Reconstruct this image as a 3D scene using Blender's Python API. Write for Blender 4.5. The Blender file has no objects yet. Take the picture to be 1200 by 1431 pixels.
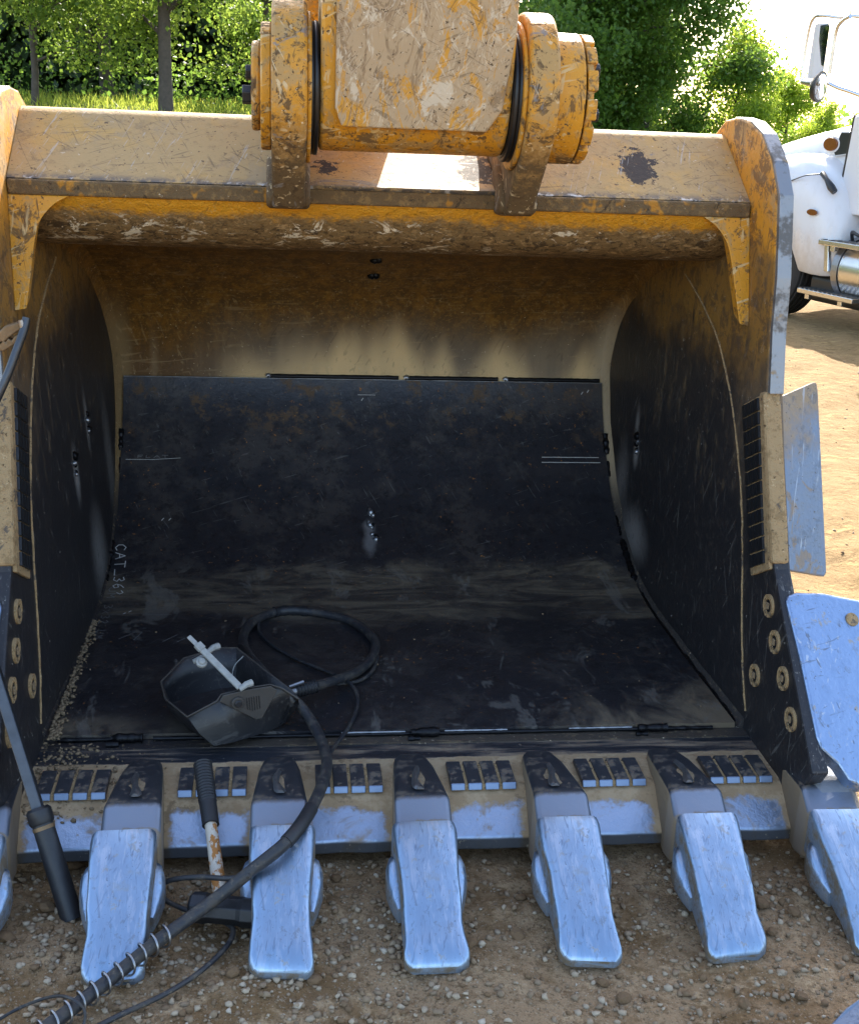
import bpy, bmesh, math, random
import numpy as np
from mathutils import Vector, Matrix, noise as mnoise
random.seed(7); rng = np.random.default_rng(7)
sc = bpy.context.scene
col = sc.collection
R = math.radians

# ------------------------------------------------------------------ camera, sky, sun, exposure
CPOS = Vector((-0.30988, -1.83109, 1.6))
CR = Vector((0.9926779, -0.11443411, 0.03867068)); CU = Vector((-0.00209398, 0.30379308, 0.95273574)); CW = Vector((0.12077335, 0.94584068, -0.30132905))
F = 1700.55
cd = bpy.data.cameras.new('camera'); cam = bpy.data.objects.new('camera', cd); col.objects.link(cam)
cd.sensor_fit = 'HORIZONTAL'; cd.sensor_width = 36; cd.lens = F/1200*36; cd.clip_end = 2000; cd.clip_start = 0.05
m = Matrix.Identity(4)
for i in range(3): m[i][0] = CR[i]; m[i][1] = CU[i]; m[i][2] = -CW[i]; m[i][3] = CPOS[i]
cam.matrix_world = m
sc.camera = cam
SUN_EL, SUN_AZ = R(32), R(12)              # sun stands behind the bucket, a little to the right (azimuth from +Y towards +X)
wd = bpy.data.worlds.new('World'); sc.world = wd; wd.use_nodes = True
nt = wd.node_tree; bg = nt.nodes['Background']
sky = nt.nodes.new('ShaderNodeTexSky'); sky.sky_type = 'NISHITA'; sky.sun_disc = False
sky.sun_elevation = SUN_EL; sky.sun_rotation = SUN_AZ; sky.air_density = 1.0; sky.dust_density = 2.2; sky.ozone_density = 0.4
nt.links.new(sky.outputs[0], bg.inputs[0]); bg.inputs[1].default_value = 0.15
sl = bpy.data.lights.new('sun', 'SUN'); sl.energy = 4.0; sl.angle = R(0.53); sl.color = (1, 0.93, 0.82)
so = bpy.data.objects.new('sun', sl); col.objects.link(so)
sdir = Vector((math.sin(SUN_AZ)*math.cos(SUN_EL), math.cos(SUN_AZ)*math.cos(SUN_EL), math.sin(SUN_EL)))
so.rotation_euler = sdir.to_track_quat('Z', 'Y').to_euler(); so.location = sdir*30
vs = sc.view_settings; vs.view_transform = 'Standard'; vs.look = 'None'; vs.gamma = 1; vs.exposure = 2.05
sc.cycles.max_bounces = 5; sc.cycles.transparent_max_bounces = 8

# ------------------------------------------------------------------ measuring help: a picture point to a place on a known plane
def ray(px, py): return CR*((px-600)/F) - CU*((py-715.5)/F) + CW
def at(px, py, **k):
    d = ray(px, py); a = 'xyz'.index(list(k)[0]); v = list(k.values())[0]
    return CPOS + d*((v-CPOS[a])/d[a])
def atp(px, py, p0, n):
    d = ray(px, py); return CPOS + d*((Vector(p0)-CPOS).dot(n)/d.dot(n))

# ------------------------------------------------------------------ material help
class Mat:
    def __init__(s, name):
        s.m = bpy.data.materials.new(name); s.m.use_nodes = True; s.t = s.m.node_tree; s.n = s.t.nodes
        s.b = s.n['Principled BSDF']; s.col = None; s.rough = None; s.metal = None; s.h = None
        tc = s.n.new('ShaderNodeTexCoord'); s.obj = tc.outputs['Object']
        s.x, s.y, s.z = s.sep(s.obj)
    def new(s, t): return s.n.new(t)
    def put(s, sock, v):
        if isinstance(v, bpy.types.NodeSocket): s.t.links.new(v, sock)
        elif isinstance(v, (tuple, list)) and len(v) == 3 and sock.type == 'RGBA': sock.default_value = (*v, 1)
        else: sock.default_value = v
    def sep(s, v):
        q = s.new('ShaderNodeSeparateXYZ'); s.put(q.inputs[0], v); return q.outputs
    def math(s, op, a, b=0.0, clamp=False):
        q = s.new('ShaderNodeMath'); q.operation = op; q.use_clamp = clamp; s.put(q.inputs[0], a); s.put(q.inputs[1], b); return q.outputs[0]
    def mul(s, a, b): return s.math('MULTIPLY', a, b)
    def add(s, a, b): return s.math('ADD', a, b)
    def inv(s, a): return s.math('SUBTRACT', 1.0, a)
    def mx(s, a, b): return s.math('MAXIMUM', a, b)
    def step(s, v, lo, hi):
        q = s.new('ShaderNodeMapRange'); q.interpolation_type = 'SMOOTHSTEP'; s.put(q.inputs[0], v)
        q.inputs[1].default_value = lo; q.inputs[2].default_value = hi
        if isinstance(lo, float) and lo > hi:
            q.inputs[1].default_value = hi; q.inputs[2].default_value = lo; q.inputs[3].default_value = 1; q.inputs[4].default_value = 0
        return q.outputs[0]
    def mapv(s, scale=(1, 1, 1), rot=(0, 0, 0), loc=(0, 0, 0), v=None):
        q = s.new('ShaderNodeMapping'); s.put(q.inputs[0], v or s.obj); q.inputs[1].default_value = loc; q.inputs[2].default_value = rot; q.inputs[3].default_value = scale; return q.outputs[0]
    def noise(s, scale, det=4, rough=0.6, v=None, dist=0.0):
        q = s.new('ShaderNodeTexNoise'); s.put(q.inputs['Vector'], v or s.obj); q.inputs['Scale'].default_value = scale
        q.inputs['Detail'].default_value = min(det, 4.5); q.inputs['Roughness'].default_value = rough; q.inputs['Distortion'].default_value = dist; return q.outputs['Fac']
    def vor(s, scale, v=None, feat='F1'):
        q = s.new('ShaderNodeTexVoronoi'); q.feature = feat; s.put(q.inputs['Vector'], v or s.obj); q.inputs['Scale'].default_value = scale; return q.outputs['Distance']
    def scratch(s, scale, stretch, lo=0.64, hi=0.70, rot=(0, 0, 0), det=3):
        return s.step(s.noise(scale, det, 0.6, s.mapv(stretch, rot)), lo, hi)
    def blob(s, c, r):
        q = s.mapv((1/r[0], 1/r[1], 1/r[2]), (0, 0, 0), (-c[0]/r[0], -c[1]/r[1], -c[2]/r[2]))
        w = s.new('ShaderNodeVectorMath'); w.operation = 'LENGTH'; s.put(w.inputs[0], q); return w.outputs['Value']
    def mixc(s, f, a, b):
        q = s.new('ShaderNodeMix'); q.data_type = 'RGBA'; s.put(q.inputs[0], f); s.put(q.inputs[6], a); s.put(q.inputs[7], b); return q.outputs[2]
    def mixf(s, f, a, b):
        q = s.new('ShaderNodeMix'); q.data_type = 'FLOAT'; s.put(q.inputs[0], f); s.put(q.inputs[2], a); s.put(q.inputs[3], b); return q.outputs[0]
    def base(s, c, rough=0.6, metal=0.0): s.col, s.rough, s.metal = c, rough, metal; return s
    def lay(s, f, c, rough=0.7, metal=0.0):
        s.col = s.mixc(f, s.col, c); s.rough = s.mixf(f, s.rough, rough); s.metal = s.mixf(f, s.metal, metal); return s
    def vary(s, f, lo=0.75, hi=1.25):
        q = s.new('ShaderNodeHueSaturation'); s.put(q.inputs['Value'], s.add(s.mul(f, hi-lo), lo)); s.put(q.inputs['Color'], s.col); s.col = q.outputs[0]; return s
    def bump(s, h, strength=0.3, dist=0.01):
        q = s.new('ShaderNodeBump'); q.inputs['Strength'].default_value = strength; q.inputs['Distance'].default_value = dist; s.put(q.inputs['Height'], h)
        if s.h is not None: s.put(q.inputs['Normal'], s.h)
        s.h = q.outputs[0]; return s
    def scr(s, scale, ratio, d, lo, hi, c, rough=0.6, metal=0.0, k=1.0, dist=0.0, off=0.0):   # hairline scratches running along d
        e = Vector(d).normalized().to_track_quat('X', 'Z').inverted().to_euler()
        v = s.mapv((ratio, 1, 1), (0, 0, 0), (off, off, off), s.mapv((1, 1, 1), tuple(e)))
        f = s.step(s.noise(scale, 2, 0.5, v, dist), lo, hi)
        if not hasattr(s, 'br'): s.br = s.noise(7, 2, 0.6)
        j = (off*0.37) % 0.12
        return s.lay(s.mul(s.mul(f, s.mul(s.step(s.br, 0.36+j, 0.46+j), s.step(s.br, 0.62+j, 0.52+j))), k), c, rough, metal)
    def speck(s, scale, lo, c, rough=0.85, k=1.0, metal=0.0):
        return s.lay(s.mul(s.step(s.noise(scale, 3, 0.7), lo, lo+0.05), k), c, rough, metal)
    def done(s, spec=0.5):
        s.put(s.b.inputs['Base Color'], s.col); s.put(s.b.inputs['Roughness'], s.rough); s.put(s.b.inputs['Metallic'], s.metal)
        s.b.inputs['Specular IOR Level'].default_value = spec
        if s.h is not None: s.put(s.b.inputs['Normal'], s.h)
        return s.m

YEL = (0.50, 0.215, 0.016); TAN = (0.33, 0.225, 0.12); BRN = (0.055, 0.032, 0.014); DUST = (0.20, 0.145, 0.085); DRK = (0.014, 0.015, 0.019); STEEL = (0.33, 0.40, 0.52)  # STEEL leans blue to stand in for reflected sky

def plain(name, c, rough=0.6, metal=0.0, var=0.25, scale=30, bump=0.15):
    q = Mat(name); q.base(c, rough, metal); n = q.noise(scale, 5, 0.65); q.vary(n, 1-var, 1+var); q.bump(n, bump, 0.004); return q.done()

def m_beam():                      # dusty top plate
    q = Mat('dusty_worn_paint'); q.base((0.40, 0.265, 0.115), 0.75)
    q.lay(q.mul(q.step(q.noise(4, 6, 0.7), 0.48, 0.62), 0.8), (0.47, 0.275, 0.07), 0.65)
    q.lay(q.mul(q.step(q.noise(7, 6, 0.75), 0.53, 0.64), 0.6), (0.31, 0.225, 0.13), 0.7)
    q.lay(q.mul(q.step(q.noise(19, 5, 0.75), 0.54, 0.66), 0.45), (0.20, 0.135, 0.07), 0.8)
    sp = q.step(q.add(q.blob((0.62, 1.40, 1.52), (0.055, 0.2, 0.05)), q.mul(q.noise(24, 6, 0.75), 2.2)), 2.0, 1.92)
    q.lay(sp, (0.045, 0.034, 0.028), 0.8)
    sp2 = q.step(q.add(q.blob((0.20, 1.40, 1.51), (0.07, 0.15, 0.07)), q.mul(q.noise(30, 6, 0.75), 2.4)), 2.0, 1.92)
    q.lay(sp2, (0.04, 0.03, 0.024), 0.85)
    sp3 = q.step(q.add(q.blob((-0.20, 1.40, 1.50), (0.06, 0.15, 0.07)), q.mul(q.noise(34, 6, 0.75), 2.6)), 1.72, 1.62)
    q.lay(sp3, (0.04, 0.03, 0.024), 0.85)
    for i, rot in enumerate(((1, .5, .33), (.3, .83, .55), (-1, .7, .45), (-.4, .8, .55), (1, .1, .07))):
        q.scr(150, 0.05, rot, 0.62, 0.70, (0.10, 0.07, 0.045) if i != 1 else (0.45, 0.43, 0.40), 0.8, 0, 0.5, 0.9, i*3.7)
    q.lay(q.mul(q.step(q.noise(8, 5, 0.75, q.mapv((0.5, 1, 1), (0, 0, 0), (5, 0, 0)), 0.8), 0.63, 0.68), 0.7), (0.17, 0.16, 0.16), 0.6, 0.3)
    q.lay(q.mul(q.step(q.z, 1.466, 1.446), q.step(q.noise(26, 5, 0.75), 0.36, 0.56)), (0.085, 0.075, 0.07), 0.6, 0.2)
    q.lay(q.mul(q.step(q.z, 1.456, 1.446), q.step(q.noise(12, 4, 0.7), 0.56, 0.62)), (0.50, 0.50, 0.50), 0.5, 0.5)
    q.speck(80, 0.62, (0.13, 0.085, 0.05)); q.speck(60, 0.66, (0.50, 0.40, 0.27))
    q.bump(q.noise(45, 6, 0.7), 0.35, 0.005)
    return q.done(0.35)

def m_tube():                      # yellow paint with a thick dirty belt along its lower half
    q = Mat('dirty_yellow_tube'); q.base((0.62, 0.285, 0.018), 0.5)
    n = q.noise(22, 8, 0.8, q.mapv((0.8, 1, 1)))
    q.lay(q.step(q.add(q.z, q.mul(n, -0.10)), 1.338, 1.305), (0.24, 0.15, 0.062), 0.85)
    q.lay(q.mul(q.step(q.noise(34, 6, 0.8, None, 0.6), 0.50, 0.58), q.step(q.add(q.z, q.mul(n, -0.06)), 1.345, 1.30)), (0.085, 0.052, 0.023), 0.9)
    q.lay(q.mul(q.step(q.noise(40, 6, 0.75, q.mapv((0.6, 1, 1)), 0.8), 0.56, 0.62), q.step(q.z, 1.372, 1.35)), (0.46, 0.30, 0.14), 0.9)
    q.lay(q.mul(q.mul(q.step(q.noise(17, 7, 0.85, q.mapv((0.8, 1, 1), (0, 0, 0), (3.3, 1.7, 0)), 0.7), 0.56, 0.60), q.step(q.noise(3.1, 2), 0.40, 0.54)), q.step(q.z, 1.375, 1.35)), (0.78, 0.68, 0.52), 0.9)
    q.scr(80, 0.10, (.5, .9, -.3), 0.60, 0.66, (0.50, 0.33, 0.15), 0.7, 0, 0.35, 0.5)
    q.scr(70, 0.10, (-.4, .9, -.3), 0.60, 0.66, (0.04, 0.025, 0.012), 0.8, 0, 0.35, 0.5, 4)
    q.bump(q.noise(40, 8, 0.8), 0.9, 0.014)
    return q.done(0.3)

def m_wrapper():
    q = Mat('burnt_bucket_shell'); q.base((0.115, 0.054, 0.011), 0.6)
    # below the tube: rust-brown over remains of orange paint, greyer downwards where the torch heat took the paint
    n1 = q.noise(20, 8, 0.8, q.mapv((1, 0.8, 0.8)), 0.5); n2 = q.noise(3, 4, 0.6)
    q.lay(q.mul(q.mul(q.step(n1, 0.40, 0.66), 0.8), q.step(q.add(q.z, q.mul(n2, 0.2)), 0.82, 1.08)), (0.27, 0.122, 0.014), 0.6)
    q.lay(q.mul(q.step(q.noise(70, 6, 0.8), 0.54, 0.62), q.step(q.z, 0.78, 0.95)), (0.30, 0.165, 0.04), 0.7)
    q.lay(q.mul(q.step(q.noise(80, 5, 0.8), 0.57, 0.66), 0.5), (0.05, 0.03, 0.012), 0.6)
    q.lay(q.mul(q.step(q.noise(9, 5, 0.8, None, 0.6), 0.55, 0.70), 0.5), (0.075, 0.042, 0.015), 0.6)
    grey = q.mul(q.step(q.add(q.z, q.mul(q.noise(3.2, 3, 0.5, q.mapv((1, 0, 0))), 0.34)), 1.20, 0.98), q.step(q.x, -0.75, -0.3))
    q.lay(q.mul(grey, 0.75), (0.20, 0.16, 0.115), 0.6, 0.1)
    lick = q.noise(4.2, 2, 0.5, q.mapv((1, 0.12, 0.12)))
    tn = q.step(q.add(q.z, q.mul(lick, -0.62)), 0.56, 0.38)
    q.lay(q.mul(tn, q.step(q.x, -0.62, -0.36)), (0.70, 0.49, 0.25), 0.85)
    q.lay(q.mul(q.mul(q.step(q.noise(14, 2, 0.5, q.mapv((1, 0.05, 0.05))), 0.45, 0.75), q.step(q.z, 0.98, 0.74)), 0.4), (0.42, 0.31, 0.18), 0.85)
    q.lay(q.mul(q.step(q.x, 0.80, 0.87), q.step(q.z, 1.1, 0.85)), (0.40, 0.31, 0.20), 0.8)
    q.lay(q.mul(q.step(q.x, -0.815, -0.87), q.step(q.z, 1.1, 0.85)), (0.22, 0.145, 0.065), 0.8)
    q.lay(q.mul(q.step(q.z, 0.5, 0.3), 0.9), (0.03, 0.032, 0.04), 0.45, 0.4)
    for i, rot in enumerate(((.5, -.4, 1), (-.3, -.4, 1), (1, 0, .1))):
        q.scr(85, 0.08, rot, 0.61, 0.66, (0.46, 0.33, 0.17) if i else (0.03, 0.02, 0.012), 0.7, 0, 0.25, 0.5, i*3.1)
    q.speck(90, 0.67, (0.62, 0.5, 0.34))
    q.bump(q.noise(60, 8, 0.75), 0.4, 0.007)
    return q.done(0.35)

def m_side():
    q = Mat('scuffed_side_plate'); q.base((0.026, 0.025, 0.028), 0.46, 0.3)
    n = q.noise(5, 6, 0.7); ns = q.noise(22, 6, 0.75, q.mapv((1, 1, 0.25), (0.5, 0, 0)), 0.4)
    q.lay(q.mul(q.step(q.add(ns, q.mul(q.noise(28, 5, 0.8), 0.5)), 0.76, 1.05), q.step(q.add(q.z, q.mul(n, 0.5)), 0.70, 1.15)), (0.17, 0.12, 0.065), 0.75)
    q.lay(q.mul(q.step(q.add(q.mul(q.y, -1), q.mul(n, 0.6)), -1.02, -0.72), q.mul(q.step(q.z, 0.66, 0.9), 0.6)), (0.22, 0.155, 0.09), 0.8)
    q.lay(q.mul(q.step(q.add(q.z, q.mul(n, 0.35)), 1.12, 1.32), q.step(ns, 0.25, 0.5)), (0.26, 0.135, 0.026), 0.65)
    q.lay(q.step(q.add(q.add(q.z, q.mul(n, 0.2)), q.mul(q.y, -0.25)), 1.13, 1.19), (0.56, 0.255, 0.016), 0.5)
    q.lay(q.mul(q.step(q.noise(7, 6, 0.75), 0.46, 0.60), q.mul(q.step(q.z, 1.38, 1.46), 0.8)), (0.38, 0.25, 0.10), 0.75)
    q.lay(q.mul(q.step(q.noise(16, 7, 0.85, None, 0.7), 0.5, 0.58), q.mul(q.step(q.z, 0.95, 1.1), 0.7)), (0.085, 0.05, 0.022), 0.8)
    for (x, y, z, ry, rz, s) in ((0.885, 2.06, 0.575, 0.045, 0.08, .8), (0.885, 2.08, 0.67, 0.035, 0.10, .55), (-0.885, 1.66, 0.60, 0.055, 0.12, .8), (-0.885, 1.90, 0.70, 0.04, 0.14, .6),
                              (0.885, 2.0, 0.30, 0.22, 0.13, .6), (0.885, 2.2, 0.45, 0.12, 0.2, .4), (-0.885, 1.85, 0.30, 0.16, 0.2, .5), (-0.885, 2.2, 0.5, 0.1, 0.3, .35)):
        q.lay(q.mul(q.step(q.add(q.blob((x, y, z), (1, ry, rz)), q.mul(n, 0.5)), 1.25, 0.3), s), (0.40, 0.385, 0.375), 0.6, 0.2)
    for i, rot in enumerate(((0, .5, 1), (0, -.6, 1), (0, 1, .2), (0, .1, 1))):
        q.scr(110, 0.08, rot, 0.66, 0.71, (0.34, 0.32, 0.29) if i != 2 else (0.007, 0.007, 0.009), 0.6, 0.2, 0.25, 0.5, i*3.3)
    q.speck(70, 0.68, (0.42, 0.39, 0.34)); q.lay(q.mul(q.step(q.noise(32, 5, 0.8), 0.54, 0.64), 0.5), (0.065, 0.058, 0.055), 0.55, 0.3)
    q.bump(q.noise(50, 6, 0.7), 0.28, 0.006)
    return q.done(0.5)

def m_liner():
    q = Mat('mill_scale_plate'); q.base((0.030, 0.030, 0.036), 0.42, 0.4)
    n = q.noise(5, 7, 0.75); nb = q.noise(2.3, 4, 0.6, q.mapv((0.35, 1, 1)))
    q.lay(q.mul(q.step(n, 0.46, 0.62), 0.8), (0.060, 0.053, 0.050), 0.5, 0.3)
    q.lay(q.mul(q.step(q.noise(24, 6, 0.8), 0.50, 0.62), 0.6), (0.016, 0.016, 0.019), 0.4, 0.4)
    q.lay(q.mul(q.step(q.noise(11, 7, 0.8), 0.52, 0.64), q.step(q.add(q.z, q.mul(nb, 0.25)), 0.55, 0.75)), (0.085, 0.048, 0.020), 0.65)
    q.lay(q.mul(q.step(nb, 0.48, 0.60), q.mul(q.step(q.z, 0.36, 0.50), 0.8)), (0.050, 0.040, 0.036), 0.6, 0.2)
    q.lay(q.mul(q.step(q.noise(52, 4, 0.75), 0.64, 0.68), q.step(q.noise(3.5, 3), 0.46, 0.56)), (0.30, 0.125, 0.025), 0.8)
    # loose soil lying in the bend, wavy edges
    wv = q.noise(3.0, 5, 0.6, q.mapv((0.8, 1, 1)), 0.5); yy = q.add(q.y, q.mul(wv, 0.46))
    belt = q.mul(q.step(yy, 1.80, 1.93), q.step(yy, 2.20, 2.12))
    q.lay(q.mul(belt, q.add(q.mul(q.step(q.noise(9, 7, 0.8, q.mapv((0.35, 1.4, 1)), 0.9), 0.38, 0.64), 0.55), 0.1)), (0.19, 0.145, 0.09), 0.9)
    q.lay(q.mul(q.mul(belt, q.step(q.noise(7, 6, 0.75, q.mapv((0.3, 1.6, 1), (0, 0, 0), (4, 4, 0)), 1.2), 0.54, 0.64)), 0.35), (0.018, 0.017, 0.018), 0.7)
    fl = q.step(q.add(q.add(q.mul(q.x, 0.75), q.mul(q.y, -1.0)), q.mul(q.noise(6, 6, 0.75, q.mapv((1, 0.6, 1)), 0.7), 1.2)), -0.08, 0.36)
    q.lay(q.mul(fl, q.mul(q.step(q.z, 0.26, 0.2), 0.85)), (0.185, 0.138, 0.085), 0.9)
    q.lay(q.mul(q.mul(q.step(q.y, 1.06, 0.9), q.step(q.noise(4, 5, 0.7), 0.38, 0.58)), q.mul(q.step(q.x, -0.40, -0.8), 0.85)), (0.18, 0.138, 0.085), 0.9)
    q.lay(q.mul(q.step(q.noise(8, 6, 0.75, q.mapv((1, 0.35, 1), (0, 0, 0.7)), 0.8), 0.56, 0.64), q.mul(q.step(q.z, 0.22, 0.18), 0.55)), (0.15, 0.135, 0.115), 0.8)
    for c, r in (((-0.012, 2.14, 0.285), 0.03), ((-0.012, 2.10, 0.25), 0.036)):
        q.lay(q.mul(q.step(q.add(q.blob(c, (r, 1, r)), q.mul(q.noise(20), 0.8)), 1.3, 0.6), 0.6), (0.24, 0.23, 0.23), 0.6, 0.2)
    for i, rot in enumerate(((1, .3, .2), (-.5, .8, .7))):
        q.scr(110, 0.07, rot, 0.67, 0.72, (0.16, 0.155, 0.15), 0.5, 0.3, 0.4, 0.4, i*3.9)
    q.speck(120, 0.71, (0.36, 0.31, 0.24)); q.speck(60, 0.66, (0.007, 0.007, 0.010), 0.5, 0.8)
    q.bump(q.noise(30, 8, 0.7), 0.25, 0.007); q.bump(q.noise(140, 3, 0.6), 0.18, 0.002)
    return q.done(0.5)

def m_lip():
    q = Mat('soil_covered_lip'); q.base((0.33, 0.225, 0.125), 0.9)
    n = q.noise(12, 7, 0.75)
    q.lay(q.mul(q.step(n, 0.45, 0.58), 0.7), (0.44, 0.32, 0.19), 0.9)
    q.lay(q.mul(q.step(q.noise(22, 6, 0.7), 0.56, 0.66), 0.6), (0.15, 0.10, 0.055), 0.9)
    e = q.mul(q.step(q.add(q.y, q.mul(n, 0.03)), 0.805, 0.812), q.step(q.add(q.y, q.mul(n, 0.03)), 0.892, 0.885))
    q.lay(q.mul(e, q.add(0.35, q.mul(q.step(q.noise(9, 6, 0.7, q.mapv((0.3, 3, 1))), 0.35, 0.55), 0.65))), (0.075, 0.082, 0.10), 0.38, 0.8)
    # rubbed bright bevel between the teeth, one window in each gap
    S = 0.3127
    fx = q.math('ABSOLUTE', q.math('SUBTRACT', q.math('FRACT', q.add(q.math('DIVIDE', q.x, S), 10.0)), 0.5))
    n3 = q.noise(14, 6, 0.75)
    win = q.mul(q.step(q.add(fx, q.mul(n3, 0.22)), 0.40, 0.35), q.step(q.add(q.y, q.mul(n3, 0.07)), 0.655, 0.640))
    q.lay(q.mul(win, q.add(q.mul(q.step(q.noise(9, 6, 0.8, None, 0.6), 0.28, 0.46), 0.75), 0.25)), STEEL, 0.38, 0.9)
    q.lay(q.mul(q.step(q.z, 0.066, 0.058), 0.9), (0.04, 0.035, 0.03), 0.8)
    q.lay(q.mul(q.step(q.noise(60, 4, 0.7), 0.64, 0.70), 0.6), (0.40, 0.33, 0.23), 0.9)
    q.bump(q.noise(40, 7, 0.75), 0.45, 0.006); return q.done(0.4)

def m_tooth():
    q = Mat('polished_tooth_steel'); q.base((0.31, 0.425, 0.57), 0.37, 1.0)  # blue of the reflected sky is put into the tooth's base colour
    st = q.noise(10, 5, 0.7, q.mapv((8, 1, 2), (0, 0, 0.15)), 0.4)
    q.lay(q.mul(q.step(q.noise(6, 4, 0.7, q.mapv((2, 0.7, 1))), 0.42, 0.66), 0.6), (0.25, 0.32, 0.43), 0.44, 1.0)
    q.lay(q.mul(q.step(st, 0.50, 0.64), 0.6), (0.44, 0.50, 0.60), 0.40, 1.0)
    for i, rz in enumerate((0.1, -0.25, 0.45, 0.0)):
        q.lay(q.mul(q.mul(q.step(q.noise(105+14*i, 2, 0.6, q.mapv((1, 0.10, 0.3), (0, 0, 0), (i*3, 0, 0), q.mapv((1, 1, 1), (0, 0, rz))), 0.7), 0.61, 0.69), q.step(q.noise(9, 3, 0.6, q.mapv((1, 1, 1), (0, 0, 0), (i*5, 2, 0))), 0.42, 0.56)), 0.45), (0.12, 0.15, 0.21), 0.5, 0.9)
    q.lay(q.mul(q.step(q.noise(11, 5, 0.75), 0.58, 0.68), 0.4), (0.30, 0.27, 0.22), 0.7, 0.2)
    q.lay(q.mul(q.step(q.noise(38, 5, 0.8, q.mapv((1, 0.5, 1))), 0.58, 0.66), 0.5), (0.16, 0.17, 0.19), 0.55, 0.7)
    q.lay(q.mul(q.step(q.noise(26, 5, 0.8), 0.58, 0.66), 0.5), (0.34, 0.28, 0.20), 0.8, 0.1)
    g = q.new('ShaderNodeNewGeometry'); nz = q.sep(g.outputs['True Normal'])[2]
    q.lay(q.mul(q.step(nz, 0.5, 0.15), q.add(0.45, q.mul(q.step(q.noise(16, 5, 0.75), 0.4, 0.6), 0.55))), (0.15, 0.115, 0.075), 0.75, 0.15)      # soil still sticking to the flanks
    q.speck(110, 0.66, (0.09, 0.09, 0.10), 0.6, 0.7, 0.6)
    q.bump(st, 0.18, 0.006); q.bump(q.noise(7, 3, 0.5), 0.28, 0.02); return q.done()

def m_adapter():
    q = Mat('dark_cast_adapter'); q.base((0.070, 0.075, 0.088), 0.44, 0.7)
    n = q.noise(20, 7, 0.75)
    q.lay(q.mul(q.step(n, 0.50, 0.64), 0.5), (0.20, 0.145, 0.085), 0.85)
    q.lay(q.mul(q.step(q.add(q.y, q.mul(n, 0.03)), 0.545, 0.53), 0.9), (0.24, 0.27, 0.33), 0.45, 0.85)
    q.lay(q.mul(q.step(q.add(q.y, q.mul(n, 0.03)), 0.492, 0.485), 0.8), (0.26, 0.20, 0.13), 0.75, 0.2)
    g = q.new('ShaderNodeNewGeometry'); nz = q.sep(g.outputs['True Normal'])[2]
    q.lay(q.mul(q.step(nz, 0.5, 0.2), 0.8), (0.26, 0.185, 0.105), 0.85)
    q.bump(n, 0.3, 0.004); return q.done()

def m_bar():
    q = Mat('wear_bar_steel'); q.base((0.085, 0.092, 0.108), 0.42, 0.75)
    n = q.noise(30, 6, 0.75); q.lay(q.mul(q.step(n, 0.50, 0.62), 0.6), (0.22, 0.16, 0.095), 0.85)
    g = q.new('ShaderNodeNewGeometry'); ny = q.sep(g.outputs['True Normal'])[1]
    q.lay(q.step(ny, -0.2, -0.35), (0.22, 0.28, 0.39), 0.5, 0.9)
    q.bump(n, 0.25, 0.003); return q.done()

def m_edge():
    q = Mat('bare_grey_edge_steel'); q.base((0.27, 0.275, 0.285), 0.5, 0.75)
    q.lay(q.step(q.noise(12, 7, 0.75), 0.5, 0.62), (0.12, 0.115, 0.11), 0.6, 0.4)
    q.lay(q.step(q.noise(9, 6, 0.7), 0.60, 0.68), (0.28, 0.20, 0.11), 0.8)
    q.bump(q.noise(50, 6, 0.7), 0.3, 0.004); return q.done()

def m_armplate():
    q = Mat('scuffed_arm_paint'); q.base((0.40, 0.285, 0.165), 0.65)
    v1 = q.mapv((1, 1, 0.5), (0.0, 0.45, 0)); v2 = q.mapv((1, 1, 0.35), (0, -0.75, 0))
    q.lay(q.step(q.noise(10, 7, 0.8, v1, 1.2), 0.53, 0.60), (0.52, 0.25, 0.025), 0.55)
    q.lay(q.mul(q.step(q.noise(16, 7, 0.8, v2, 1.4), 0.53, 0.61), 0.8), (0.23, 0.15, 0.08), 0.75)
    q.lay(q.mul(q.step(q.noise(13, 7, 0.8, v1, 1.5), 0.56, 0.63), 0.85), (0.55, 0.46, 0.34), 0.7)
    q.lay(q.mul(q.step(q.noise(24, 7, 0.8, v2, 1.0), 0.58, 0.64), 0.8), (0.50, 0.235, 0.022), 0.6)
    for i, rot in enumerate(((.5, 0, 1), (-.5, 0, 1), (1, 0, .35), (.12, 0, 1), (1, 0, -.5), (.8, 0, 1))):
        q.scr(150, 0.05, rot, 0.60, 0.68, (0.085, 0.055, 0.03) if i % 2 == 0 else (0.60, 0.50, 0.36), 0.8, 0, 0.5, 1.2, i*2.9)
    q.lay(q.step(q.noise(7, 6, 0.85, None, 0.8), 0.67, 0.70), (0.035, 0.024, 0.016), 0.8)
    q.speck(90, 0.63, (0.09, 0.055, 0.03)); q.speck(70, 0.66, (0.62, 0.54, 0.42))
    q.bump(q.noise(35, 7, 0.75), 0.4, 0.006); return q.done(0.4)

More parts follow.
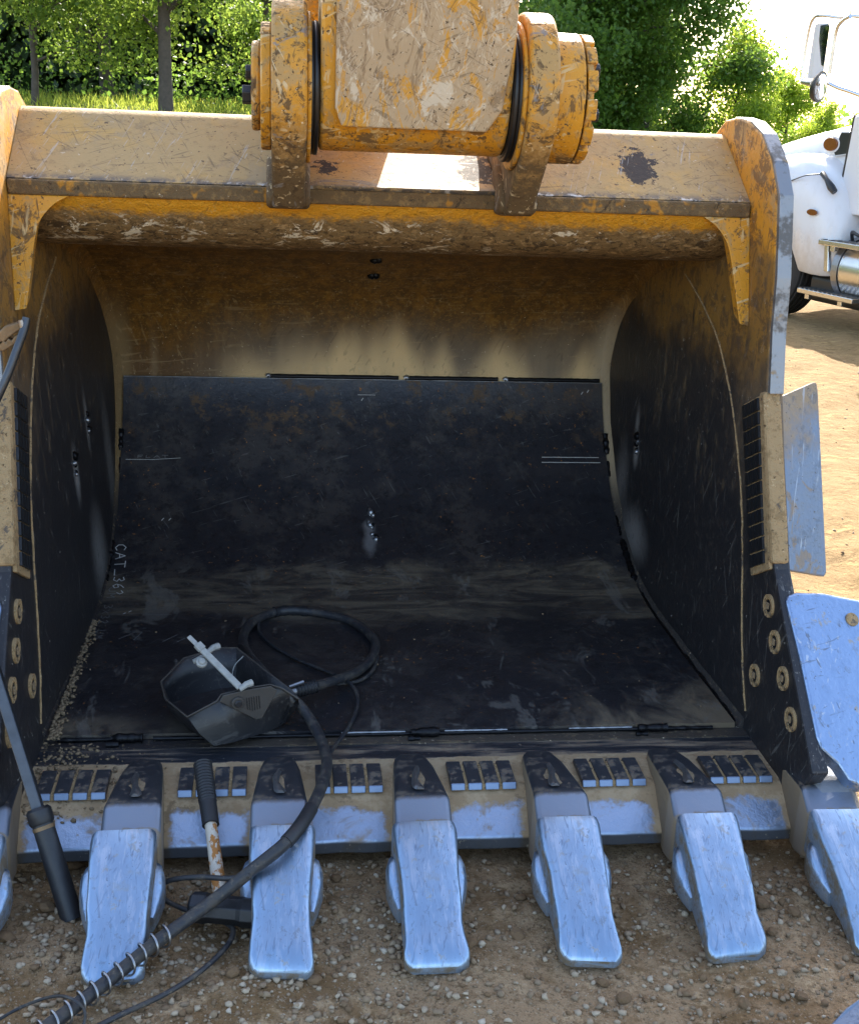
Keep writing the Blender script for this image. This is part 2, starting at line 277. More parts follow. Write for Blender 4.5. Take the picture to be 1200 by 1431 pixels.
def m_ear():
    q = Mat('worn_yellow_casting'); q.base((0.54, 0.245, 0.018), 0.5)
    n = q.noise(14, 7, 0.8)
    q.lay(q.mul(q.step(n, 0.44, 0.56), 0.8), (0.37, 0.24, 0.10), 0.75)
    q.lay(q.step(q.add(q.z, q.mul(n, 0.45)), 1.84, 1.72), (0.12, 0.078, 0.036), 0.85)
    q.lay(q.mul(q.step(q.noise(30, 7, 0.8, None, 0.6), 0.54, 0.61), 0.85), (0.085, 0.05, 0.022), 0.85)
    q.lay(q.mul(q.step(q.noise(9, 5, 0.75, None, 0.8), 0.60, 0.65), 0.8), (0.20, 0.19, 0.185), 0.6, 0.3)
    q.lay(q.mul(q.step(q.noise(34, 5, 0.8), 0.66, 0.69), 0.9), (0.68, 0.58, 0.43), 0.9)
    q.scr(75, 0.07, (.3, .4, 1), 0.60, 0.66, (0.07, 0.042, 0.02), 0.8, 0, 0.9, 0.6); q.scr(75, 0.07, (-.5, .3, 1), 0.60, 0.66, (0.60, 0.46, 0.27), 0.8, 0, 0.8, 0.6, 5)
    q.speck(110, 0.63, (0.08, 0.045, 0.02))
    q.bump(q.noise(40, 7, 0.75), 0.5, 0.007); return q.done(0.4)

def m_yel():
    q = Mat('yellow_paint_rusted'); q.base((0.56, 0.255, 0.016), 0.48)
    q.lay(q.mul(q.step(q.noise(17, 7, 0.8, q.mapv((1, 1, 0.5), (0, 0.3, 0)), 0.5), 0.5, 0.60), 0.8), (0.36, 0.225, 0.085), 0.7)
    q.lay(q.mul(q.step(q.noise(13, 7, 0.85, None, 0.7), 0.53, 0.61), 0.85), (0.12, 0.072, 0.032), 0.85)
    for i, rot in enumerate(((.12, .2, 1), (-.2, .2, 1), (1, .2, .3))):
        q.scr(75, 0.06, rot, 0.60, 0.66, (0.58, 0.42, 0.20) if i != 1 else (0.10, 0.055, 0.02), 0.7, 0, 0.85, 0.5, i*4.1)
    q.speck(75, 0.62, (0.10, 0.058, 0.025)); q.speck(95, 0.67, (0.6, 0.5, 0.35))
    q.bump(q.noise(40, 7, 0.75), 0.45, 0.006); return q.done(0.4)

def m_wing():
    q = Mat('wing_plate_steel'); q.base((0.29, 0.38, 0.54), 0.38, 0.97)  # base tinted blue, painting in the sky the plate would mirror
    n = q.noise(8, 6, 0.75)
    q.lay(q.mul(q.step(q.add(q.z, q.mul(n, 0.3)), 1.00, 1.16), 0.85), (0.26, 0.20, 0.13), 0.85)
    q.lay(q.mul(q.step(q.noise(9, 6, 0.8, None, 0.8), 0.58, 0.65), q.mul(q.step(q.z, 0.55, 0.65), 0.8)), (0.27, 0.20, 0.12), 0.85)
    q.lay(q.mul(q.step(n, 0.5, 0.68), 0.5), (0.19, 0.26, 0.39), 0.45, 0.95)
    q.lay(q.mul(q.step(q.noise(30, 5, 0.8), 0.58, 0.66), 0.4), (0.16, 0.18, 0.22), 0.55, 0.7)
    q.lay(q.mul(q.step(q.noise(15, 6, 0.8, None, 0.6), 0.62, 0.68), 0.6), (0.34, 0.27, 0.18), 0.85)
    for i, rot in enumerate(((.2, .4, 1), (-.3, .4, 1), (1, .2, .2))):
        q.scr(95, 0.06, rot, 0.64, 0.70, (0.14, 0.16, 0.20) if i else (0.5, 0.53, 0.58), 0.5, 0.7, 0.8, 0.5, i*3)
    q.speck(100, 0.66, (0.10, 0.09, 0.08))
    q.bump(n, 0.3, 0.012); q.bump(q.noise(60, 5, 0.7), 0.25, 0.004); return q.done()

def m_wingd():
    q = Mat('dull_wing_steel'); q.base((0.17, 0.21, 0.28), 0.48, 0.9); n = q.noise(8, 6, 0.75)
    q.lay(q.mul(q.step(q.add(q.z, q.mul(n, 0.35)), 1.02, 1.14), 0.9), (0.30, 0.23, 0.15), 0.85)
    q.lay(q.mul(q.step(q.noise(10, 6, 0.8, None, 0.9), 0.54, 0.62), 0.75), (0.27, 0.205, 0.13), 0.85)
    q.lay(q.mul(q.step(q.noise(22, 5, 0.8), 0.52, 0.64), 0.5), (0.10, 0.12, 0.155), 0.5, 0.8)
    q.scr(95, 0.06, (.2, .4, 1), 0.63, 0.69, (0.4, 0.44, 0.5), 0.5, 0.7, 0.6, 0.5); q.speck(100, 0.64, (0.09, 0.08, 0.07))
    q.bump(n, 0.4, 0.014); q.bump(q.noise(60, 5, 0.7), 0.3, 0.004); return q.done()

def m_tan():
    q = Mat('tan_soil_caked_steel'); q.base((0.33, 0.225, 0.115), 0.9); n = q.noise(26, 6, 0.8)
    q.lay(q.mul(q.step(n, 0.50, 0.60), 0.8), (0.22, 0.145, 0.07), 0.9); q.lay(q.mul(q.step(q.noise(14, 6, 0.8, None, 0.6), 0.56, 0.63), 0.8), (0.075, 0.068, 0.065), 0.6, 0.4)
    q.lay(q.mul(q.step(q.noise(40, 5, 0.8), 0.60, 0.66), 0.8), (0.48, 0.36, 0.21), 0.9); q.speck(90, 0.62, (0.11, 0.07, 0.035)); q.bump(n, 0.7, 0.012); return q.done(0.3)

def m_dirtedge():
    q = Mat('soil_caked_edge'); q.base((0.13, 0.085, 0.042), 0.9); n = q.noise(30, 6, 0.8)
    q.lay(q.mul(q.step(n, 0.5, 0.62), 0.8), (0.24, 0.15, 0.06), 0.9); q.lay(q.step(q.noise(18, 6, 0.85, None, 0.6), 0.58, 0.64), (0.055, 0.036, 0.02), 0.9)
    q.lay(q.mul(q.step(q.noise(24, 5, 0.85, q.mapv((0.6, 1, 1), (0, 0, 0), (3, 0, 0))), 0.63, 0.67), 0.9), (0.6, 0.5, 0.36), 0.9); q.lay(q.mul(q.step(q.noise(6, 4, 0.8), 0.58, 0.64), 0.8), (0.45, 0.20, 0.02), 0.7)
    q.bump(n, 0.8, 0.012); return q.done(0.3)

def m_white():
    q = Mat('white_truck_paint'); q.base((0.64, 0.65, 0.67), 0.22); n = q.noise(6, 5, 0.75)
    q.lay(q.mul(q.step(q.add(q.z, q.mul(n, 0.8)), 1.35, 0.75), 0.55), (0.42, 0.33, 0.23), 0.7); q.lay(q.mul(q.step(q.noise(3, 5, 0.7, q.mapv((1, 1, 0.3))), 0.52, 0.66), 0.25), (0.45, 0.40, 0.33), 0.5)
    q.speck(40, 0.66, (0.40, 0.34, 0.26), 0.7, 0.5); return q.done()

def m_helm():
    q = Mat('scuffed_black_plastic'); q.base((0.012, 0.012, 0.014), 0.4); n = q.noise(14, 5, 0.75)
    q.lay(q.mul(q.step(n, 0.52, 0.70), 0.4), (0.040, 0.034, 0.030), 0.7); q.scr(110, 0.06, (1, .4, .3), 0.60, 0.67, (0.06, 0.055, 0.05), 0.6, 0, 0.5, 0.5); q.scr(110, 0.06, (-.5, .6, .7), 0.60, 0.67, (0.06, 0.055, 0.05), 0.6, 0, 0.5, 0.5, 3)
    q.speck(140, 0.68, (0.10, 0.085, 0.07)); q.bump(n, 0.15, 0.005); return q.done()

def m_hose():
    q = Mat('dusty_cable_rubber'); q.base((0.020, 0.021, 0.025), 0.5); q.lay(q.mul(q.step(q.noise(22, 5, 0.8), 0.46, 0.62), 0.6), (0.075, 0.062, 0.048), 0.85)
    q.lay(q.mul(q.step(q.noise(60, 4, 0.75), 0.58, 0.66), 0.6), (0.14, 0.115, 0.085), 0.9); q.bump(q.noise(50, 5, 0.7), 0.35, 0.004); return q.done()

def m_ground():
    q = Mat('gravelly_soil'); q.base((0.34, 0.225, 0.125), 0.95)
    q.lay(q.step(q.noise(2.6, 6, 0.75), 0.46, 0.60), (0.205, 0.122, 0.055), 0.95)
    q.lay(q.mul(q.step(q.noise(7, 7, 0.75), 0.52, 0.62), 0.8), (0.48, 0.335, 0.19), 0.95)
    q.lay(q.mul(q.step(q.noise(34, 5, 0.8), 0.50, 0.60), 0.6), (0.17, 0.10, 0.046), 0.95)
    q.lay(q.mul(q.step(q.noise(110, 4, 0.8), 0.55, 0.62), 0.6), (0.07, 0.043, 0.02), 0.95)
    q.lay(q.mul(q.step(q.noise(150, 4, 0.8), 0.60, 0.64), 0.8), (0.44, 0.36, 0.26), 0.9)
    # open yard all round: paler, trodden straw and dry sand
    nn = q.mul(q.noise(1.5, 3), 0.4)
    far = q.mx(q.step(q.add(q.y, nn), 1.9, 2.9), q.mx(q.step(q.add(q.y, nn), -0.5, -1.1), q.step(q.add(q.math('ABSOLUTE', q.x), nn), 1.35, 1.7)))
    q.lay(far, (0.27, 0.175, 0.078), 0.95)
    q.lay(q.mul(far, q.step(q.noise(7, 7, 0.8, q.mapv((1, 0.5, 1)), 0.6), 0.50, 0.60)), (0.22, 0.14, 0.058), 0.95)
    q.lay(q.mul(far, q.step(q.noise(11, 7, 0.8, q.mapv((0.4, 1.6, 1), (0, 0, 0.3)), 0.8), 0.54, 0.60)), (0.38, 0.255, 0.11), 0.95)
    q.lay(q.mul(far, q.step(q.noise(30, 5, 0.8, q.mapv((0.3, 1.6, 1), (0, 0, 0.3)), 0.6), 0.58, 0.64)), (0.13, 0.072, 0.026), 0.95)
    gr = q.step(q.add(q.y, q.mul(q.noise(0.7, 4), 3.0)), 15.0, 16.5)
    q.lay(gr, (0.06, 0.09, 0.02), 0.9)
    q.bump(q.noise(70, 8, 0.8), 0.9, 0.012); q.bump(q.noise(12, 5, 0.6), 0.6, 0.03); return q.done(0.2)

def m_stone(name, c, sc_=3.0):
    q = Mat(name); q.base(c, 0.9)
    oi = q.new('ShaderNodeObjectInfo')
    g = q.new('ShaderNodeNewGeometry'); rnd = g.outputs['Random Per Island']
    q.lay(q.step(rnd, 0.35, 1.0), (0.40, 0.32, 0.225), 0.9); q.lay(q.step(q.math('FRACT', q.mul(rnd, 7.3)), 0.6, 0.95), (0.17, 0.105, 0.055), 0.9)
    q.lay(q.step(q.math('FRACT', q.mul(rnd, 13.7)), 0.93, 0.97), (0.44, 0.37, 0.28), 0.85)
    q.vary(q.noise(40, 5, 0.7), 0.7, 1.3); q.bump(q.noise(80, 5, 0.7), 0.4, 0.004); return q.done(0.3)

def m_leaf(name, c1, c2, tr):
    mt = bpy.data.materials.new(name); mt.use_nodes = True; t = mt.node_tree; n = t.nodes; n.clear()
    out = n.new('ShaderNodeOutputMaterial'); d = n.new('ShaderNodeBsdfPrincipled'); tl = n.new('ShaderNodeBsdfTranslucent'); mx = n.new('ShaderNodeMixShader')
    g = n.new('ShaderNodeNewGeometry'); mc = n.new('ShaderNodeMix'); mc.data_type = 'RGBA'
    t.links.new(g.outputs['Random Per Island'], mc.inputs[0]); mc.inputs[6].default_value = (*c1, 1); mc.inputs[7].default_value = (*c2, 1)
    hs = n.new('ShaderNodeHueSaturation'); hs.inputs['Value'].default_value = 2.2; hs.inputs['Hue'].default_value = 0.485; hs.inputs['Saturation'].default_value = 0.98
    t.links.new(mc.outputs[2], d.inputs['Base Color']); d.inputs['Roughness'].default_value = 0.5; d.inputs['Specular IOR Level'].default_value = 0.35
    t.links.new(mc.outputs[2], hs.inputs['Color']); t.links.new(hs.outputs[0], tl.inputs[0])
    mx.inputs[0].default_value = tr; t.links.new(d.outputs[0], mx.inputs[1]); t.links.new(tl.outputs[0], mx.inputs[2]); t.links.new(mx.outputs[0], out.inputs[0])
    return mt

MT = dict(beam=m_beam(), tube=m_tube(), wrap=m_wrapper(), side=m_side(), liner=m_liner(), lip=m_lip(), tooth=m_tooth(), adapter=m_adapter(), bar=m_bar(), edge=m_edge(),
          arm=m_armplate(), ear=m_ear(), yel=m_yel(), wing=m_wing(), wingd=m_wingd(), ground=m_ground(),
          dirtedge=m_dirtedge(),
          tanedge=m_tan(),
          weld=plain('dark_weld_bead', (0.012, 0.012, 0.014), 0.4, 0.7, 0.4, 60, 0.5),
          brightweld=plain('bright_weld_metal', (0.30, 0.31, 0.33), 0.35, 0.9, 0.4, 80, 0.5),
          seal=plain('black_rubber_seal', (0.008, 0.008, 0.009), 0.45, 0, 0.3, 20, 0.2),
          rubber=plain('black_rubber', (0.016, 0.017, 0.02), 0.5, 0, 0.5, 45, 0.25),
          grip=plain('ribbed_black_grip', (0.014, 0.014, 0.016), 0.55, 0, 0.3, 30, 0.1),
          hose=m_hose(),
          helmet=m_helm(),
          helmetdust=plain('dusty_black_plastic', (0.042, 0.036, 0.031), 0.6, 0, 0.5, 16, 0.2),
          strap=plain('pale_grey_plastic', (0.30, 0.30, 0.28), 0.55, 0, 0.5, 60, 0.3),
          steel=plain('plain_steel', (0.32, 0.32, 0.33), 0.38, 0.95, 0.25, 40, 0.2),
          darksteel=plain('dark_steel', (0.035, 0.036, 0.04), 0.45, 0.7, 0.4, 30, 0.3),
          barsteel=plain('grey_bar_steel', (0.07, 0.075, 0.085), 0.42, 0.8, 0.4, 25, 0.2),
          brass=plain('worn_brass', (0.20, 0.13, 0.07), 0.55, 0.6, 0.4, 60, 0.4),
          chalk=plain('white_chalk_mark', (0.42, 0.41, 0.39), 0.95, 0, 0.5, 200, 0.2),
          chalkfaint=plain('faint_chalk_mark', (0.17, 0.165, 0.16), 0.95, 0, 0.5, 200, 0.2),
          clod=plain('dried_soil_clod', (0.22, 0.155, 0.09), 0.95, 0, 0.5, 60, 0.7),
          gravel=m_stone('pebble_mix', (0.24, 0.17, 0.105)), stone=m_stone('loose_stone', (0.36, 0.28, 0.19)),
          bark=plain('tree_bark', (0.075, 0.062, 0.05), 0.95, 0, 0.6, 14, 0.8),
          leaf_a=m_leaf('birch_leaf', (0.15, 0.22, 0.03), (0.06, 0.115, 0.016), 0.55),
          leaf_w=m_leaf('shaded_wood_leaf', (0.016, 0.034, 0.007), (0.026, 0.05, 0.010), 0.05),  # leaf colour darkened to paint in the shade of the canopy above
          leaf_b=m_leaf('dark_leaf', (0.06, 0.125, 0.018), (0.095, 0.17, 0.022), 0.5),
          leaf_c=m_leaf('bright_leaf', (0.22, 0.30, 0.025), (0.13, 0.21, 0.018), 0.55),
          grass=m_leaf('grass_blade', (0.27, 0.31, 0.045), (0.14, 0.20, 0.025), 0.5),
          white=m_white(),
          chrome=plain('polished_aluminium', (0.62, 0.62, 0.62), 0.25, 1.0, 0.12, 30, 0.05),
          tyre=plain('tyre_rubber', (0.014, 0.014, 0.014), 0.75, 0, 0.3, 20, 0.2),
          amber=plain('amber_lens', (0.16, 0.05, 0.008), 0.25, 0, 0.3, 60, 0.2),
          blackp=plain('black_trim', (0.012, 0.012, 0.013), 0.4, 0, 0.2, 20, 0.1),
          mirror=plain('mirror_glass', (0.8, 0.82, 0.84), 0.04, 1.0, 0.02, 4, 0.0))
g_ = Mat('window_glass'); g_.base((0.03, 0.04, 0.05), 0.05).done(0.9); MT['glass'] = g_.m
def m_handle():
    q = Mat('chipped_painted_handle'); q.base((0.48, 0.42, 0.34), 0.6); q.lay(q.step(q.noise(45, 5, 0.7, q.mapv((1, 0.5, 0.5))), 0.48, 0.54), (0.33, 0.13, 0.025), 0.7)
    q.lay(q.step(q.noise(60, 5, 0.7), 0.62, 0.66), (0.05, 0.035, 0.025), 0.8); q.bump(q.noise(50, 5), 0.4, 0.003); return q.done()
MT['handle'] = m_handle()

# ------------------------------------------------------------------ mesh help
class MB:
    def __init__(s): s.v = []; s.f = []
    def add(s, vs_, fs): o = len(s.v); s.v += [tuple(p) for p in vs_]; s.f += [tuple(i+o for i in f) for f in fs]; return s
    def hexa(s, p): return s.add(p, [(0, 3, 2, 1), (4, 5, 6, 7), (0, 1, 5, 4), (1, 2, 6, 5), (2, 3, 7, 6), (3, 0, 4, 7)])
    def box(s, a, b):
        (x0, y0, z0), (x1, y1, z1) = a, b
        return s.hexa([(x0, y0, z0), (x1, y0, z0), (x1, y1, z0), (x0, y1, z0), (x0, y0, z1), (x1, y0, z1), (x1, y1, z1), (x0, y1, z1)])
    def prism(s, pts, off):          # closed polygon of 3D points pushed along off
        n = len(pts); off = Vector(off); a = [Vector(p) for p in pts]; b = [p+off for p in a]
        return s.add(a+b, [tuple(range(n))[::-1], tuple(range(n, 2*n))] + [(i, (i+1) % n, n+(i+1) % n, n+i) for i in range(n)])
    def yz(s, poly, x0, x1): return s.prism([(x0, y, z) for y, z in poly], (x1-x0, 0, 0))
    def loft(s, rings, cap=True):
        n = len(rings[0]); vs_ = [p for r in rings for p in r]; fs = []
        for k in range(len(rings)-1):
            for i in range(n): fs.append((k*n+i, k*n+(i+1) % n, (k+1)*n+(i+1) % n, (k+1)*n+i))
        if cap: fs += [tuple(range(n))[::-1], tuple(range((len(rings)-1)*n, len(rings)*n))]
        return s.add(vs_, fs)
    def tube(s, path, r, n=10, cap=True):
        P = [Vector(p) for p in path]; rr = r if isinstance(r, (list, tuple)) else [r]*len(P); rings = []; up = None
        for i, p in enumerate(P):
            d = (P[min(i+1, len(P)-1)]-P[max(i-1, 0)]).normalized()
            if up is None: up = d.orthogonal().normalized()
            up = (up-d*up.dot(d)); up = up.normalized() if up.length > 1e-6 else d.orthogonal().normalized()
            sd = d.cross(up)
            rings.append([p+(up*math.cos(2*math.pi*k/n)+sd*math.sin(2*math.pi*k/n))*rr[i] for k in range(n)])
        return s.loft(rings, cap)
    def cyl(s, a, b, r, n=24, r2=None): return s.tube([a, b], [r, r2 if r2 is not None else r], n)
    def build(s, name, mat, parent=None, bev=0, smooth=0, seg=2):
        me = bpy.data.meshes.new(name); me.from_pydata(s.v, [], s.f); me.update()
        o = bpy.data.objects.new(name, me); col.objects.link(o)
        bm = bmesh.new(); bm.from_mesh(me); bmesh.ops.recalc_face_normals(bm, faces=bm.faces); bm.to_mesh(me); bm.free()
        me.materials.append(MT[mat] if isinstance(mat, str) else mat)
        if parent: o.parent = parent
        if bev:
            b = o.modifiers.new('bevel', 'BEVEL'); b.width = bev; b.segments = seg; b.limit_method = 'ANGLE'; b.angle_limit = R(35); b.harden_normals = False
        if smooth:
            me.polygons.foreach_set('use_smooth', [True]*len(me.polygons)); me.set_sharp_from_angle(angle=R(smooth))
        return o
def tag(o, label=None, cat=None, group=None, kind=None):
    for k, v in (('label', label), ('category', cat), ('group', group), ('kind', kind)):
        if v: o[k] = v
    return o
def thing(name, label, cat, loc=(0, 0, 0), group=None):
    o = bpy.data.objects.new(name, None); col.objects.link(o); o.empty_display_size = 0.1; tag(o, label, cat, group); o.location = loc
    return o
def share(o, parent=None):
    c = o.copy(); col.objects.link(c); c.parent = parent if parent else o.parent; return c
def crom(pts, n=8):
    P = [Vector(p) for p in pts]; P = [P[0]*2-P[1]]+P+[P[-1]*2-P[-2]]; out = []
    for i in range(1, len(P)-2):
        for k in range(n):
            t = k/n; a, b, c, d = P[i-1], P[i], P[i+1], P[i+2]
            out.append(0.5*((2*b)+(c-a)*t+(2*a-5*b+4*c-d)*t*t+(3*b-a-3*c+d)*t*t*t))
    out.append(P[-2]); return out
def big_mesh(name, V, faces_n, mat, parent=None):     # V (n,k,3) polygons of k corners
    n, k, _ = V.shape; me = bpy.data.meshes.new(name)
    me.vertices.add(n*k); me.vertices.foreach_set('co', V.reshape(-1).astype(np.float32))
    me.loops.add(n*k); me.loops.foreach_set('vertex_index', np.arange(n*k, dtype=np.int32))
    me.polygons.add(n); me.polygons.foreach_set('loop_start', np.arange(0, n*k, k, dtype=np.int32)); me.update(calc_edges=True)
    me.materials.append(MT[mat]); o = bpy.data.objects.new(name, me); col.objects.link(o)
    if parent: o.parent = parent
    return o

# ------------------------------------------------------------------ ground
def bank(x, y):                    # the yard is flat; a grassy rise stands beyond it on the left
    t = min(max((y-12)/8, 0), 1); t = t*t*(3-2*t); s = min(max((7-x)/8, 0), 1); s = s*s*(3-2*s)
    return t*(0.25+1.5*s) + max(y-20, 0)*0.012*s
def gh(x, y):
    h = bank(x, y)
    near = max(0, 1-max(0, abs(x)-2.5)/3) * max(0, 1-max(0, y-2)/4)
    h += (0.020*mnoise.fractal(Vector((x*3, y*3, 0)), 1.0, 2.0, 4)+0.006*mnoise.fractal(Vector((x*11, y*11, 4)), 1.0, 2.0, 3))*(0.35+0.65*near)
    if y > 1.5:
        h += 0.03*mnoise.noise(Vector((x*0.9, y*0.9, 3)))
        if x > 0.9 and y < 12:     # wheel ruts with pressed-up edges running back across the yard
            for s0 in (0.55, 1.25, 2.1):
                s = (x-1.0-0.30*(y-2)+0.08*mnoise.noise(Vector((y*0.8, s0, 0))))-s0+0.6
                if abs(s) < 0.40: h += -0.018*math.exp(-(s/0.16)**2)+0.012*math.exp(-((abs(s)-0.25)/0.07)**2)+0.006*math.sin(y*26+s*9)*math.exp(-(s/0.15)**2)
            h += 0.012*mnoise.fractal(Vector((x*5, y*5, 8)), 1.0, 2.0, 3)*min(1, (y-1.5))
    return h
def gz(x, y):
    h = gh(x, y)
    if 0.36 < y < 2.9 and abs(x) < 1.05: h = min(h, 0.005)
    return h
gx = sorted(set([round(v, 3) for v in np.arange(-2.0, 2.0, 0.035)] + [round(v, 3) for v in np.arange(2.0, 5.0, 0.06)] + [round(v, 3) for v in np.arange(-12, 20, 0.4)] + [-400, -200, -100, -60, -40, -30, -24, -18, 24, 30, 40, 60, 100, 200, 400]))
gy = sorted(set([round(v, 3) for v in np.arange(-0.9, 1.5, 0.035)] + [round(v, 3) for v in np.arange(1.5, 9, 0.07)] + [round(v, 3) for v in np.arange(6, 30, 0.4)] + [-400, -100, -40, -20, -12, -8, -5, -3, -2, -1.4, 34, 40, 60, 100, 200, 400]))
q = MB(); nx = len(gx)
q.v = [(x, y, gz(x, y)) for y in gy for x in gx]
q.f = [(j*nx+i, j*nx+i+1, (j+1)*nx+i+1, (j+1)*nx+i) for j in range(len(gy)-1) for i in range(nx-1)]
tag(q.build('ground', 'ground', smooth=180), kind='structure')

# ------------------------------------------------------------------ bucket
bucket = thing('excavator_bucket', 'huge open steel excavator bucket facing the camera with polished teeth', 'bucket')
PROF = [Vector((p[0], p[1], 0)) for p in [(0.86, 0.140), (1.3, 0.135), (1.62, 0.137), (1.80, 0.152), (1.98, 0.20), (2.22, 0.335), (2.41, 0.545), (2.50, 0.72), (2.50, 0.86), (2.39, 1.02), (2.18, 1.16), (1.95, 1.245), (1.86, 1.262)]]
prof = crom(PROF, 10)
acc = [0.0]
for i in range(1, len(prof)): acc.append(acc[-1]+(prof[i]-prof[i-1]).length)
def pt(s, n=0.0):                  # point of the shell profile at arc length s, lifted n inwards
    s = max(0, min(acc[-1]-1e-5, s)); i = max(k for k in range(len(acc)) if acc[k] <= s)
    i = min(i, len(prof)-2); t = (s-acc[i])/(acc[i+1]-acc[i]); p = prof[i].lerp(prof[i+1], t)
    a = prof[max(i-1, 0)]; b = prof[min(i+2, len(prof)-1)]; d = (b-a).normalized(); nn = Vector((-d.y, d.x, 0))
    p = p+nn*n; return p.x, p.y
def s_of_z(z):
    for i in range(30, len(prof)):
        if prof[i].y >= z: return acc[i]
def s_of_y(y):
    for i in range(len(prof)):
        if prof[i].x >= y: return acc[i]
XI = 0.885
def sheet(name, s0, s1, x0, x1, n0, n1, mat, parent, k=60, bev=0, sm=40):
    ss = [s0+(s1-s0)*i/k for i in range(k+1)]
    poly = [pt(s, n1) for s in ss] + [pt(s, n0) for s in reversed(ss)]
    m_ = MB(); n = len(poly); m_.v = [(x0, y, z) for y, z in poly]+[(x1, y, z) for y, z in poly]
    for i in range(k): m_.f += [(i, i+1, n+i+1, n+i)]
    for i in range(k+1, 2*k+1): m_.f += [(i, i+1, n+i+1, n+i)]
    m_.f += [(k, k+1, n+k+1, n+k), (2*k+1, 0, n, n+2*k+1)]
    for i in range(k):
        j = 2*k+1-i; m_.f += [(i, j, j-1, i+1), (n+i, n+i+1, n+j-1, n+j)]
    return m_.build(name, mat, parent, bev, sm)
shell = sheet('curved_shell', 0, acc[-1], -XI, XI, -0.03, 0.0, 'wrap', bucket, 90)
shell['label'] = 'curved inner shell with burnt paint above the dark liner plate'
sF, sT = s_of_y(0.885), s_of_z(0.705)
LINX = 0.862
liner = sheet('liner_plate', sF, sT, -LINX, LINX, 0.0015, 0.016, 'liner', bucket, 90)
liner['label'] = 'new dark steel liner plate with chalk marks'
def on(x, s, n=0.0): y, z = pt(s, n); return Vector((x, y, z))
def s_px(px, py, n=0.016):         # arc length and x of the liner point seen at a picture point
    d = ray(px, py); best = None
    for k in range(400):
        s = sF+(acc[-1]-sF)*k/399; y, z = pt(s, n); t = (y-CPOS.y)/d.y; e = abs(CPOS.z+d.z*t-z)
        if best is None or e < best[0]: best = (e, s, CPOS.x+d.x*t)
    return best[2], best[1]
# side plates
FRONT = [(0.50, 0.235), (0.72, 0.465), (0.85, 0.60), (0.97, 0.85), (1.035, 1.0), (1.07, 1.15), (1.085, 1.28), (1.115, 1.40), (1.135, 1.475), (1.20, 1.555), (1.29, 1.618), (1.38, 1.648), (1.47, 1.658), (1.56, 1.65), (1.66, 1.60), (1.74, 1.52)]
back_o = [pt(acc[-1]*i/40, -0.05) for i in range(40, -1, -1)]
outline = FRONT + [(1.87, 1.40)] + back_o + [(0.70, 0.075), (0.60, 0.085)]
for sg in (-1, 1):
    sp = MB().yz(outline, sg*XI, sg*(XI+0.042)).build('side_plate', 'side', bucket, 0.006)
    m_ = MB()                      # bare front edge bar
    seg = FRONT[4:13]
    m_.loft([[Vector((sg*0.888, y-0.012, z)), Vector((sg*0.924, y-0.012, z)), Vector((sg*0.924, y+0.03, z)), Vector((sg*0.888, y+0.03, z))] for y, z in seg])
    m_.build('front_edge_strip', 'edge', sp, 0.004)
    # welded seam ridge running down the inside
    pts = [(1.75, 1.21), (1.62, 1.165), (1.45, 1.09), (1.34, 1.01), (1.25, 0.92), (1.17, 0.81), (1.10, 0.69), (1.05, 0.56), (1.005, 0.42), (0.955, 0.29), (0.90, 0.19)]
    cr = crom([(sg*(XI-0.001), y, z) for y, z in pts], 8)
    cr = [Vector((p.x, p.y+0.006*mnoise.noise(Vector((p.z*30, sg, 0))), p.z)) for p in cr]
    MB().tube(cr, [0.0026+0.002*abs(mnoise.noise(p*60)) for p in cr], 6).build('weld_seam', 'tanedge', sp, 0, 60)
    # fillet weld between shell and side plate
    fm = MB(); rings = []
    for k in range(70):
        s = sF+(acc[-1]-sF)*k/69; w_ = 0.026+0.006*mnoise.noise(Vector((s*14, sg*3, 1))); lo, hi = (0.016, 0.034) if s > s_of_z(0.3) else (0.010, 0.018)
        h = lo+(hi-lo)*(0.5+0.5*mnoise.noise(Vector((s*9, sg, 5))))
        a, b, c, d = on(sg*(XI+0.002), s, -0.002), on(sg*(XI-w_), s, 0.0005), on(sg*(XI-w_*0.45), s, h*0.45), on(sg*(XI-0.0005), s, h+0.014)
        rings.append([a, b, c, d])
    fm.loft(rings); fm.build('fillet_weld', 'wrap', sp, 0, 60)
# top beam: face plate, tube underside, between the ears a lower saddle
def beam_piece(name, x0, x1, poly, mat, bev=0.006, sm=30): return MB().yz(poly, x0, x1).build(name, mat, bucket, bev, sm)
top = [(1.30, 1.447), (1.515, 1.588), (1.528, 1.599), (1.545, 1.608), (1.565, 1.613), (1.585, 1.613), (1.605, 1.607), (1.625, 1.595), (1.80, 1.47), (1.84, 1.40), (1.60, 1.40), (1.34, 1.40)]
for x0, x1 in ((-XI+0.001, -0.30), (0.27, XI-0.001)):
    bp = beam_piece('beam_plate', x0, x1, top, 'beam', 0)
bf = beam_piece('beam_saddle', -0.2545, 0.2345, [(1.285, 1.452), (1.56, 1.548), (1.80, 1.44), (1.84, 1.40), (1.60, 1.40), (1.33, 1.40)], 'beam', 0.004)
lipm = MB(); lipm.yz([(1.287, 1.408), (1.287, 1.4435), (1.34, 1.4465), (1.34, 1.405)], -XI+0.002, XI-0.002); bl = lipm.build('beam_edge', 'dirtedge', bucket, 0.005)
ts = crom([Vector((y, z, 0)) for y, z in [(1.298, 1.4085), (1.315, 1.385), (1.345, 1.352), (1.40, 1.312), (1.48, 1.284), (1.60, 1.265), (1.74, 1.250), (1.865, 1.240)]], 8)
tubepoly = [(p.x, p.y) for p in ts] + [(1.90, 1.29), (1.82, 1.399), (1.55, 1.4025), (1.36, 1.404)]
MB().yz(tubepoly, -XI+0.003, XI-0.003).build('torque_tube', 'tube', bucket, 0, 40)
